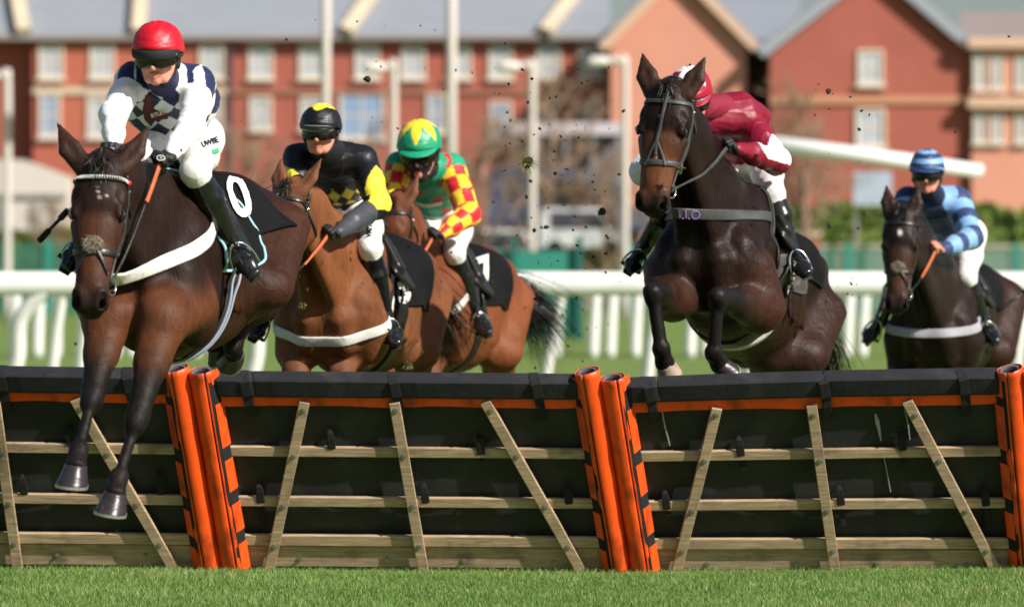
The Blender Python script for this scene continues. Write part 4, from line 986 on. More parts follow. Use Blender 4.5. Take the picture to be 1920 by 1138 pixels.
        for i, leg in enumerate(hind):
            lsc = 1.1
            Hh, St, Hk, Fk, Cn, T = [at(*q) for q in leg]
            C(Hh, St, (.15, .11, .20), (.11, .085, .13), cols.get('thigh', c0), .07, world=True)
            C(St, lerp(St, Hk, .5), (.09, .075, .11), (.06, .05, .07), cols.get('thigh', c1), .05, world=True)
            C(lerp(St, Hk, .5), Hk, (.05, .05, .068), (.04, .034, .048), c2, .04, world=True)
            C(Hk, Hk+nrm(Fk-Hk)*.03, (.04, .038, .05), (.04, .036, .045), c2, .02, world=True)
            d = nrm(Fk-Hk); back = nrm(Hk-St); C(Hk-d*.05+np.array([0, .03, 0]), Hk+np.array([0, .02, 0]), .024, .03, c2, .02, world=True)
            C(Hk, Fk, (.03, .029, .036), (.03, .026, .031), c2, .02, world=True)
            C(Fk-d*.01, Fk+d*.01, .036, .036, c2, .02, world=True)
            C(Fk, Cn, (.03, .028, .032), (.02, .037, .038), c2, .02, world=True)
            hoof('hoof', root, Cn, T-Cn, leg_toe(leg, 2+i, head), sc=1.05)
        s.body = B
        V, F, Cc, Tg = polygonise(B, h)
        # fine relief of muscle fibres, tendons and loose skin, stronger on the trunk than on the head
        N_ = vnormals(V, F); hd_ = np.clip(np.linalg.norm(V-HX((.25, 0, -.05)), axis=1)/.45-.6, .12, 1)
        V = V+(folds(V, N_, .0030, 21, .42)-V)*hd_[:, None]; V = V+(folds(V, N_, .0010, 22, 1.5)-V)*np.clip(hd_, .35, 1)[:, None]
        o = mobj('body', V, F, matl, root, attrs={'col': Cc}); s.V, s.F, s.obj = V, F, o
        # star / blaze hairs painted by region of the skin (coat marking)
        if blaze:
            ca = o.data.attributes['col']; arr = np.empty(len(V)*4, np.float32); ca.data.foreach_get('color', arr); arr = arr.reshape(-1, 4)
            for (bx, by, rx, ry, colr) in blaze:
                rel = (V-hp_)/hs; lx, ly, lz = rel@h1, rel@h2, rel@h3
                w_ = np.clip(1.6-np.sqrt(((lx-bx)/rx)**2+((ly-by)/ry)**2)*1.4, 0, 1)*(lz > -.06)
                arr[:, :3] = arr[:, :3]*(1-w_[:, None])+np.array(colr)*w_[:, None]
            ca.data.foreach_set('color', arr.ravel())
        s.bvh = bvh_of(V, F)
        # eyes
        for y in (-1, 1):
            Rh = np.stack([h1, h2, h3], 1)
            Vv, Ff = uvball(HX((.214, y*(.087*hw), -.009)), np.array([.0215, .018, .0175])*hs, Rh); e_ = mobj('eye', Vv, Ff, M_eye, root)
            P = [HX((.213+.023*math.cos(t), y*(.098*hw-.010*abs(math.cos(t))), -.007+.015*math.sin(t))) for t in np.linspace(.1, 3.04, 9)]
            rod('eyelid', P, .0048*hs, cols['lidm'], e_, 14, 6)
        for y in (-1, 1): mobj('nostril', *uvball(HX((.572, y*.049*hw, -.008)), np.array([.017, .010, .014])*hs, np.stack([h1, h2, h3], 1)), mat('nostril_shade', (.002, .0015, .0015), 1.0, spec=0.0), root)  # black ball in each nostril: the hole's shade is put into its colour
        # forelock and mane
        r = np.random.default_rng(int(abs(hp_[0])*100)); ro, di, le = [], [], []
        for _ in range(cols.get('forelock', 110)):
            ro.append(HX((r.uniform(-.02, .045), r.normal(0, .020), .028-.01*r.random()))); di.append(h1*r.uniform(.5, 1.2)+h3*r.uniform(.1, .5)+h2*r.normal(0, .3)); le.append(r.uniform(.04, .085)*hs)
        for _ in range(30): ro.append(HX((-.005, r.normal(0, .018), .02))); di.append(-h1*.8+h3*.2+h2*r.normal(0, .7)); le.append(r.uniform(.03, .06))
        strands('forelock', ro, di, le, .0042, M_hair, root, 3, .5, curl=.35)
        ro, di, le = [], [], []; A0, A1 = HX((.0, 0, -.02)), s.xf((.40, 0, 1.60))
        cr = catmull([HX((-.005, 0, -.015)), nb[2]+uz*.135, s.xf((.50, 0, 1.585)), s.xf((.36, 0, 1.60))], 60)
        for p in cr:
            for _ in range(14):
                sgn = 1 if r.random() < .75 else -1
                ro.append(p+r.normal(0, .012, 3)-uz*.012); di.append(uz*.8+side*sgn*.5+r.normal(0, .25, 3)); le.append(r.uniform(.05, .10))
        strands('mane', ro, di, le, .008, M_hair, root, 5, 1.9, curl=.3)
def leg_toe(leg, i, head):
    Cn, T = at(*leg[-2]), at(*leg[-1]); a = nrm(T-Cn)
    fwd = np.array([-.15, -1, 0.0]) if len(leg[0]) == 3 else np.array([0, -1., 0])
    # toe points forward of the pastern line, or follows the fold of a flexed foot
    pre = at(*leg[-3]); pst = nrm(Cn-pre)
    t = fwd if abs(np.dot(fwd, a)) < .8 else np.array([0, 0, -1.0])
    if len(head.get('toes', [])) > i and head['toes'][i] is not None: t = np.array(head['toes'][i], float)
    return t
BAY = dict(top=(.0145, .0062, .0048), low=(.075, .026, .011), leg=(.009, .007, .0065), flank=(.20, .085, .035), muzzle=(.007, .006, .006), face=(.018, .008, .006),
           nose=(.075, .026, .013), snip=(.014, .008, .007), ear=(.035, .017, .011), arm=(.095, .032, .013), neck=(.015, .007, .0055))
BAY['thigh'] = (.040, .0145, .0075)
BAY['lidm'] = mat('dark_eyelid', (.015, .01, .009), .45)
T_ = lambda *a: list(a)
HZ1 = Horse((248, 548, 16.6), 11.5, -3,
    dict(poll=(190, 305, 16.22), muzzle=(166, 578, 16.04), normal=(-.06, -1, .22), ears=((-.03, .115), (-.03, .085)), sc=1.0, toes=[(-.2, -1, -.15), (-.2, -1, -.15), (-.2, 1, -.5), (-.2, 1, -.5)]),
    [[(205, 592, 16.58), (172, 748, 16.35), (147, 845, 16.2), (142, 876, 16.14), (139, 908, 16.145)],
     [(308, 592, 16.55), (256, 788, 16.32), (222, 896, 16.22), (216, 928, 16.16), (211, 960, 16.165)]],
    [[(425, 420, 17.85), (410, 520, 17.55), (436, 585, 18.0), (400, 634, 17.92), (408, 652, 17.95), (420, 668, 17.98)],
     [(490, 430, 17.75), (492, 535, 17.45), (474, 582, 17.95), (437, 648, 17.80), (440, 666, 17.85), (449, 682, 17.93)]],
    BAY, .0085, 'dark bay horse with white studded browband landing over the left hurdle', M_coat, lsc=1.2,
    blaze=[(.115, .002, .007, .004, (.5, .45, .4)), (.135, .004, .007, .006, (.5, .45, .4)), (.155, .012, .006, .008, (.5, .45, .4)), (.15, .040, .005, .007, (.5, .45, .4))])
print('horse1', len(HZ1.V))
DK = dict(BAY); DK.update(top=(.0135, .0062, .0048), low=(.040, .0165, .0095), leg=(.010, .008, .008), flank=(.08, .03, .013), face=(.0135, .0065, .0052), nose=(.13, .046, .020), snip=(.022, .011, .008),
                          muzzle=(.010, .009, .009), ear=(.040, .020, .013), arm=(.042, .0165, .0095), neck=(.0135, .0062, .0048), thigh=(.030, .0125, .0078))
HZ4 = Horse((1308, 474, 20.35), 19, 15,
    dict(poll=(1252, 166, 19.98), muzzle=(1218, 392, 19.86), w=1.3, cannon=1.1, normal=(-.36, -1, .16), ears=((-.02, .07), (-.02, .05)), toes=[(0, -.5, -1), (.3, -.6, -.8), None, None]),
    [[(1262, 560, 20.42), (1224, 548, 20.02), (1240, 655, 20.02), (1247, 682, 20.08), (1262, 702, 20.14)],
     [(1425, 580, 20.50), (1346, 556, 20.08), (1338, 662, 20.12), (1350, 684, 20.18), (1372, 700, 20.22)]],
    [[(1440, 575, 21.55), (1440, 660, 21.3), (1450, 830, 21.75), (1440, 960, 21.85), (1438, 990, 21.8), (1436, 1012, 21.76)],
     [(1512, 580, 21.6), (1505, 665, 21.35), (1510, 840, 21.9), (1505, 960, 22.1), (1503, 985, 22.05), (1501, 1002, 22.0)]],
    DK, .0085, 'near black horse with tan muzzle rising over the right hurdle', M_coat_d, sc=1.08, lsc=1.35, hoofpale=(0,), blaze=[(.15, -.002, .009, .009, (.5, .46, .42)), (.345, 0, .03, .005, (.4, .35, .3))])
CH = dict(BAY); CH.update(top=(.145, .052, .021), low=(.215, .088, .037), leg=(.02, .013, .011), flank=(.28, .13, .06), face=(.11, .040, .018), nose=(.16, .065, .03), ear=(.15, .06, .03), arm=(.20, .078, .032), neck=(.185, .066, .025), thigh=(.17, .062, .025))
def std_legs(cx, cy_, Yc, dx=30):
    def L1(x, y0): return [(x, y0, Yc+.1), (x-6, 740, Yc-.15), (x-4, 850, Yc-.05), (x-6, 880, Yc-.1), (x-8, 905, Yc-.15)]
    return [L1(cx-42, cy_), L1(cx+42, cy_)]
def hind_legs(cx, Yr):
    g_ = HOR+CAMZ*FPX/Yr
    return [[(x, 560, Yr-.2), (x, 660, Yr-.45), (x, 810, Yr+.05), (x, g_-60, Yr), (x, g_-35, Yr-.05), (x-2, g_-8, Yr-.1)] for x in (cx-50, cx+50)]
HZ2 = Horse((603, 588, 20.6), 12.5, 2,
    dict(poll=(538, 350, 20.06), muzzle=(482, 556, 19.9), normal=(-.75, -1, .40), ears=((-.02, .06), (-.03, .05))),
    std_legs(600, 660, 20.75), hind_legs(725, 22.15), CH, .011, 'bright bay horse with white breast girth under the black and yellow jockey', M_coat)
CH3 = dict(CH); CH3.update(top=(.165, .049, .019), low=(.225, .075, .030), neck=(.15, .045, .018), thigh=(.19, .058, .022), face=(.115, .036, .015))
HZ3 = Horse((765, 600, 22.95), 15, 1,
    dict(poll=(735, 378, 22.50), muzzle=(712, 565, 22.38), normal=(-.5, -1, .3), ears=((-.02, .06), (-.03, .045))),
    std_legs(765, 660, 23.1), hind_legs(885, 24.5), CH3, .012, 'red bay horse half hidden under the green helmeted jockey', M_coat)
DK5 = dict(DK); DK5.update(top=(.017, .0088, .0072), face=(.014, .009, .008), nose=(.06, .026, .016), neck=(.018, .011, .009), arm=(.02, .011, .009), low=(.022, .012, .009), ear=(.03, .015, .012), snip=(.02, .013, .012))
HZ5 = Horse((1742, 625, 24.3), 14, 0,
    dict(poll=(1690, 398, 23.72), muzzle=(1680, 580, 23.6), normal=(-.18, -1, .12), ears=((-.01, .03), (-.01, .02))),
    std_legs(1742, 690, 24.45), hind_legs(1812, 25.8), DK5, .012, 'dark brown horse with white star cantering at far right', M_coat_d, blaze=[(.135, .002, .022, .014, (.75, .73, .7))])
# ------------------------------------------------------------------ tack
def torus(c, ax, R_, r, m, name, parent, n=28, k=8):
    ax = nrm(ax); x = nrm(np.cross(ax, (0.1, .2, .97))); y = np.cross(ax, x)
    P = [np.asarray(c)+R_*(math.cos(t)*x+math.sin(t)*y) for t in np.linspace(0, 2*math.pi, n+1)]
    V, F = tube_mesh(P, r, k, False); return mobj(name, V, F, m, parent)
class Patch:
    """cloth wrapped over the barrel: x from rear to front, hem angle each side of the spine"""
    def __init__(s, H, name, xs, hem, off, m, th=.006, nx=26, na=54, wob=.004):
        c = lambda x: H.xf((x, 0, 1.17)); P = np.zeros((nx+1, na+1, 3)); Nn = np.zeros_like(P)
        for i in range(nx+1):
            t = i/nx; x = lerp(xs[0], xs[1], t); hm = hem(t)
            for j in range(na+1):
                a = math.radians(lerp(-hm, hm, j/na)); d = H.uz*math.cos(a)+H.sy*math.sin(a)
                p, n = ray(H.bvh, c(x)+d*.8, -d, .8)
                if p is None: p, n = c(x)+d*.3, d
                if np.dot(n, d) < 0: n = -n
                P[i, j] = p; Nn[i, j] = n
        for _ in range(3):
            Nn[1:-1] = Nn[:-2]+2*Nn[1:-1]+Nn[2:]; Nn[:, 1:-1] = Nn[:, :-2]+2*Nn[:, 1:-1]+Nn[:, 2:]; Nn /= np.linalg.norm(Nn, axis=2)[..., None]
        i_, j_ = np.meshgrid(np.arange(nx+1)/nx, np.arange(na+1)/na, indexing='ij')
        w_ = wob*(np.sin(i_*14+j_*19)+np.sin(j_*37-i_*9)*.6)
        P += Nn*(off+w_)[..., None]; s.P, s.N = P, Nn
        K = (nx+1)*(na+1); V = np.concatenate([(P+Nn*th).reshape(-1, 3), (P-Nn*.004).reshape(-1, 3)]); idx = lambda i, j: i*(na+1)+j
        F = []
        for i in range(nx):
            for j in range(na): q = (idx(i, j), idx(i+1, j), idx(i+1, j+1), idx(i, j+1)); F.append(q); F.append(tuple(k+K for k in q[::-1]))
        edge = [idx(i, 0) for i in range(nx+1)]+[idx(nx, j) for j in range(1, na+1)]+[idx(i, na) for i in range(nx-1, -1, -1)]+[idx(0, j) for j in range(na-1, 0, -1)]
        for a, b in zip(edge, edge[1:]+edge[:1]): F.append((a, b, b+K, a+K))
        s.edge = np.array([V[e] for e in edge]); s.o = mobj(name, V, F, m, H.root); s.bvh = bvh_of(V[:K], [f for f in F if max(f) < K])
def decal(name, V2, F2, bvh, off, m, parent, maxe=4.0):
    """flat shape in photo pixels laid on to a surface"""
    import bmesh
    bm = bmesh.new(); vs = [bm.verts.new((x, y, 0)) for x, y in V2]
    for f in F2:
        try: bm.faces.new([vs[i] for i in f])
        except ValueError: pass
    bmesh.ops.triangulate(bm, faces=bm.faces[:])
    for _ in range(5):
        e = [q for q in bm.edges if q.calc_length() > maxe]
        if not e: break
        bmesh.ops.subdivide_edges(bm, edges=e, cuts=1); bmesh.ops.triangulate(bm, faces=bm.faces[:])
    V = []; last = None; bad = set()
    for v in bm.verts:
        p, n = px_ray(bvh, v.co.x, v.co.y, off)
        if p is None: bad.add(v.index); p = np.zeros(3)
        V.append(p)
    bm.verts.index_update(); idx = {v: i for i, v in enumerate(bm.verts)}; V = []; ok = []
    for v in bm.verts:
        p, n = px_ray(bvh, v.co.x, v.co.y, off); ok.append(p is not None); V.append(p if p is not None else np.zeros(3))
    ys = np.array([v[1] for v, k in zip(V, ok) if k]); med = np.median(ys) if len(ys) else 0
    F = [tuple(idx[v] for v in f.verts) for f in bm.faces if all(ok[idx[v]] and abs(V[idx[v]][1]-med) < .4 for v in f.verts)]
    bm.free()
    used = sorted({i for f in F for i in f}); mp = {u: i for i, u in enumerate(used)}
    if not F: return None
    o = mobj(name, [V[u] for u in used], [tuple(mp[i] for i in f) for f in F], m, parent)
    so = o.modifiers.new('thick', 'SOLIDIFY'); so.thickness = .0012; so.offset = -1
    return o
def text2d(body, font_size, cx, cy, rot=0.0, sx=1.0, shear=0.0, bold=.0, fl=1):
    cu = bpy.data.curves.new('lettering', 'FONT'); cu.body = body; cu.size = font_size; cu.align_x = 'CENTER'; cu.align_y = 'CENTER'; cu.offset = bold; cu.resolution_u = 4
    o = bpy.data.objects.new('lettering', cu); COL.objects.link(o); dg = bpy.context.evaluated_depsgraph_get(); me = o.evaluated_get(dg).to_mesh()
    c, s_ = math.cos(rot), math.sin(rot)
    V = []
    for v in me.vertices:
        x, y = v.co.x*sx+v.co.y*shear, v.co.y; x, y = x*c-y*s_, x*s_+y*c; V.append((cx+x, cy-y))
    F = [tuple(p.vertices) for p in me.polygons]
    bpy.data.objects.remove(o); bpy.data.curves.remove(cu)
    return V, F

def head_path(H, pts, off=.004, side=1):
    """points (lx, lz) on the side of the head"""
    P, Nn = [], []
    for lx, lz in catmull(np.array(pts, float), len(pts)*6):
        o = H.HX((lx, side*.4, lz)); p, n = ray(H.bvh, o, -H.h2*side, .6)
        if p is None: p = H.HX((lx, side*.06, lz)); n = H.h2*side
        if np.dot(n, H.h2*side) < 0: n = -n
        P.append(p+n*off); Nn.append(n)
    return smooth_p(np.array(P), 3), smooth_n(np.array(Nn), 5), False
def face_path(H, pts, off=.004):
    P, Nn = [], []
    for lx, ly in catmull(np.array(pts, float), len(pts)*8):
        o = H.HX((lx, ly, .4)); p, n = ray(H.bvh, o, -H.h3, .7)
        if p is None: p = H.HX((lx, ly, 0)); n = H.h3
        P.append(p+n*off); Nn.append(n)
    return smooth_p(np.array(P), 3), smooth_n(np.array(Nn), 5), False
def bridle(H, kind, lm=M_leather, brow=None, hands=(), rein_m=M_rein, rein_l=M_leather, rein_end=.45):
    br = lm; R = H.root
    cx = .36 if kind != 'plain' else .34
    nose = ring(H.bvh, H.HX((cx, 0, -.06)), H.h1+(-.18*H.h3), H.h3, .004, n=44, far=.16*H.hs); band('noseband', nose, .026*H.hs if kind != 'drop' else .03, .005, br, R)
    bb = ring(H.bvh, H.HX((.065, 0, -.06)), H.h1*.97-H.h3*.1, H.h3, .005, -1.75, 1.75, 36, far=.19*H.hs); bo = band('browband', bb, .022, .005, brow or br, R)
    if brow:       # studs
        P, Nn, _ = bb
        mb = MB(); k = 25
        for i in range(3, 33):
            t = nrm(P[i+1]-P[i-1]); c = P[i]+Nn[i]*.006; u_ = np.cross(Nn[i], t)
            for q in (0,):
                mb.add([c-t*.0036-u_*.009, c+t*.0036-u_*.009, c+u_*.010, c+Nn[i]*.004], [(0, 1, 2), (0, 3, 1), (1, 3, 2), (2, 3, 0)])
        mb.build('stud', M_text, bo)
        for i in (2, 33): mobj('browband_end', *uvball(P[i]+Nn[i]*.006, .013), mat('red_patent', (.42, .01, .02), .3), bo)
    hd = ring(H.bvh, H.HX((.04, 0, -.075)), H.h3, -H.h1, .006, -1.6, 1.6, 40, far=.19*H.hs); band('headpiece', hd, .022, .005, br, R)
    tl = ring(H.bvh, H.HX((.11, 0, -.10)), H.h1*.85+H.h3*.5, -H.h3, .006, -2.2, 2.2, 40, far=.21*H.hs); band('throat_lash', tl, .012, .004, br, R)
    bits = []
    for sd_ in (-1, 1):
        band('cheekpiece', head_path(H, [(.045, -.06), (.18, -.085), (.33, -.095), (.47, -.078)], .006, sd_), .016, .005, br, R)
        band('cheekpiece', head_path(H, [(.06, -.075), (.20, -.10), (.35, -.11)], .008, sd_), .011, .005, br, R)
        b = H.HX((.485, sd_*.062, -.080)); bits.append(b); torus(b+H.h2*sd_*.006, H.h2*sd_+H.h3*.35, .036, .0045, M_chrome, 'bit_ring', R)
        mobj('buckle', *uvball(H.HX((.09, sd_*.092*H.hw, -.085)), .010), M_chrome, R)
    if kind == 'grackle':
        for sd_ in (-1, 1):
            band('grackle_strap', face_path(H, [(.345, 0), (.40, sd_*.035), (.455, sd_*.060)], .006), .014, .005, br, R)
        p, n = ray(H.bvh, H.HX((.345, 0, .3)), -H.h3, .5); r = np.random.default_rng(5)
        B = Body()
        for i in range(26):
            a = 2*math.pi*i/13; q = p+(H.h2*math.cos(a)*1.25+H.h1*math.sin(a))*(.024 if i < 13 else .012)+n*(.006+.004*r.random()); B.ball(q, .010+.004*r.random(), world=True, k=.004)
        V, F, C, T = polygonise(B, .0035); wo = mobj('sheepskin_pad', V, F, M_wool, R); pick = r.choice(len(V), 420); Nv = vnormals(V, F)
        strands('wool', V[pick], list(Nv[pick]+r.normal(0, .5, (420, 3))), list(r.uniform(.006, .014, 420)), .0035, M_wool, wo, 9, .3, 3, .6); mobj('rosette', *uvball(p+n*.013, np.array([.006, .016, .013])*1.0, frame(n, H.h2)), M_leather, wo)
    if kind == 'face_strap':
        band('face_strap', face_path(H, [(.0, .012), (.08, .012), (.18, .006), (.27, -.004), (.34, 0)], .006), .016, .005, br, R)
        P = face_path(H, [(.27, -.004), (.33, -.028), (.385, -.048)], .006); band('face_strap', P, .013, .005, br, R); band('face_strap', face_path(H, [(.27, -.004), (.33, .028), (.385, .048)], .006), .013, .005, br, R)
    for i, hnd in enumerate(hands):
        if hnd is None: continue
        b = bits[i]; h_ = np.asarray(hnd, float); m1 = lerp(b, h_, .35)+np.array([0, 0, -.03]); m2 = lerp(b, h_, .7)+np.array([0, 0, -.025]); P = catmull([b, m1, m2, h_], 30)
        # keep the rein outside the neck
        Q = []
        for p in P:
            r_ = H.bvh.find_nearest(Vector(p)); c = np.array(r_[0]); n = np.array(r_[1]); d = np.dot(p-c, n)
            Q.append(c+n*.012 if d < .012 and r_[3] < .25 else p)
        Q = smooth_p(np.array(Q), 4); Nn = np.array([nrm(np.array(H.bvh.find_nearest(Vector(p))[1])+np.array([0, -.3, 0])) for p in Q]); Nn = smooth_n(Nn, 8)
        k = int(30*(1-rein_end)); V, F = ribbon(Q[:k+1], Nn[:k+1], .014, .004); mobj('rein', V, F, rein_l, R)
        V, F = ribbon(Q[k:], Nn[k:], .019, .006); mobj('rein_grip', V, F, rein_m, R)
    return bits
def outside(bvh, P, Nn, wd):
    """lift a strap until both of its edges clear the skin"""
    T = np.gradient(P, axis=0); T /= np.linalg.norm(T, axis=1)[:, None]; X = np.cross(T, Nn); lift = np.zeros(len(P))
    for i in range(len(P)):
        for a in (-.45, 0, .45):
            q = P[i]+X[i]*a*wd; p, n = ray(bvh, q+Nn[i]*.12, -Nn[i], .2)
            if p is not None: lift[i] = max(lift[i], np.dot(p-q, Nn[i])+.003)
    for _ in range(3): l2 = lift.copy(); l2[1:-1] = np.maximum(lift[1:-1], (lift[:-2]+lift[2:])/2); lift = l2
    return smooth_p(P+Nn*lift[:, None], 1), Nn, False
def breastgirth(H, z0, z1, wd, m, x1=.14, amax=125, neckstrap=True, name='breast_girth'):
    p0 = np.array([.68, 0, z0]); p1 = np.array([x1, 0, z1]); d = nrm(p1-p0); nl = np.array([-d[2], 0, d[0]]); nl = nl if nl[2] > 0 else -nl
    c = (p0+p1)/2; cw = H.xf(c); ax = H.xf(c+nl)-cw; x = H.xf(c-d)-cw
    rg = ring(H.bvh, cw, ax, x, .006, -math.radians(amax), math.radians(amax), 64, far=.9); return band(name, outside(H.bvh, smooth_p(rg[0], 5), smooth_n(rg[1], 10), wd), wd, .006, m, H.root), rg
def girth(H, x, wd, m, name='girth', tilt=0.0, off=.010):
    c = H.xf((x, 0, 1.15)); ax = H.fx+H.uz*tilt; band(name, ring(H.bvh, c, ax, H.uz, off, n=60, far=.9), wd, .008, m, H.root)
def saddle(H, x=0.0, m=M_leather):
    B = Body(H.xf); t = 1.585
    B.cap((x-.24, 0, t+.03), (x+.12, 0, t+.0), (.05, .10, .03), (.06, .07, .035), k=.03); B.cap((x+.12, 0, t), (x+.18, 0, t+.05), (.03, .05, .03), (.02, .04, .02), k=.03)
    B.cap((x-.24, 0, t+.03), (x-.30, 0, t+.07), (.03, .09, .025), (.02, .07, .018), k=.03)
    for y in (-1, 1):
        B.cap((x+.0, y*.13, t-.04), (x+.11, y*.285, t-.27), (.05, .12, .022), (.04, .13, .018), k=.03, side=(1, 0, 0))
        B.cap((x+.13, y*.19, t-.06), (x+.17, y*.280, t-.20), (.03, .04, .018), (.03, .05, .018), k=.04, side=(1, 0, 0))
    o, V, F = sdf_obj('saddle', B, .009, m, H.root, False); return o
def numcloth(H, spec, numtxt, m=M_cloth):
    """spec: (x0, x1, hem angle)"""
    P = Patch(H, 'number_cloth', spec[:2], lambda t: spec[2]*(1-.06*math.sin(t*3.1)), .010, m)
    for (txt, size, cx, cy, rot, sx, sh) in numtxt:
        V2, F2 = text2d(txt, size, cx, cy, rot, sx, sh, bold=size*.022); decal('number', V2, F2, P.bvh, .010, M_text, P.o)
    return P
# ------------------------------------------------------------------ riders
M_skin = mat('skin', srgb(206, 146, 124), .5, var=.08, scale=30, attr='col', spec=.35); MATS['skin'].node_tree.nodes['Principled BSDF'].inputs['Subsurface Weight'].default_value = .08; MATS['skin'].node_tree.nodes['Principled BSDF'].inputs['Subsurface Radius'].default_value = (.02, .008, .004)
M_silk = mat('racing_silks', (1, 1, 1), .55, var=.05, scale=14, attr='col', bump=.2, bscale=26, sheen=.15, spec=.3)
M_satin = mat('satin_silks', (1, 1, 1), .46, var=.08, scale=14, attr='col', bump=.35, bscale=22, spec=.4)
M_breech = mat('white_breeches', srgb(226, 226, 224), .65, var=.05, scale=10, bump=.3, bscale=18, dirt=(srgb(120, 100, 80), .35, 30))
M_boot = mat('black_boot', (.008, .008, .009), .26, var=.3, scale=30, bump=.25, bscale=30, coat=.3)
M_glove = mat('black_glove', (.012, .012, .014), .6, var=.2, scale=30, bump=.3, bscale=90)
M_cap = mat('cap_silk', (1, 1, 1), .42, var=.06, scale=20, attr='col', bump=.35, bscale=34, spec=.45)
M_lens = mat('goggle_lens', (.010, .007, .006), .10, spec=.5)
M_gfr = mat('goggle_frame', (.015, .014, .014), .35)
M_clear = mat('clear_lens', srgb(120, 124, 128), .08, spec=.9, coat=1.0)
M_strap = mat('elastic_strap', (.012, .012, .014), .8)
SKIN = srgb(214, 150, 128); LIP = srgb(176, 92, 86)
def hand_body(B, wrist, knuck, palm_n, sc=1.0, col=(0, 0, 0), mirror=1):
    """a closed hand: palm, four separate curled fingers of unequal length and a thumb over them"""
    d = nrm(knuck-wrist); p = nrm(np.asarray(palm_n)-np.dot(palm_n, d)*d); k = np.cross(d, p)*mirror; C = B.cap; W = wrist
    C(W-d*.03, W+d*.02, (.02, .026, .021), (.02, .027, .020), col, .012, world=True, side=k)
    C(W+d*.02, W+d*.075, (.02, .034, .016), (.02, .038, .015), col, .012, world=True, side=k)
    for i, (ln, lat) in enumerate(((.92, .031), (1.05, .011), (1.0, -.010), (.82, -.029))):
        r0 = W+d*(.078-.003*abs(i-1))+k*lat; a = r0+(d*.45+p*.85)*.030*ln; b = a+(p*.55-d*.85)*.024*ln; c = b+(-d*.45-p*.75)*.018*ln
        C(r0-d*.012, a, .0105, .0100, col, .004, world=True); C(a, b, .0100, .0092, col, .003, world=True); C(b, c, .0092, .0080, col, .003, world=True)
        B.ball(r0+(-p)*.002, .0112, col, .004, world=True)
    t0 = W+d*.025+k*.032+p*.006; t1 = t0+(d*.75+k*.25+p*.5)*.034; t2 = t1+(d*.55-k*.45+p*.55)*.028
    C(t0, t1, .013, .0112, col, .006, world=True); C(t1, t2, .0112, .0090, col, .004, world=True)
    return W+d*.055+p*.022

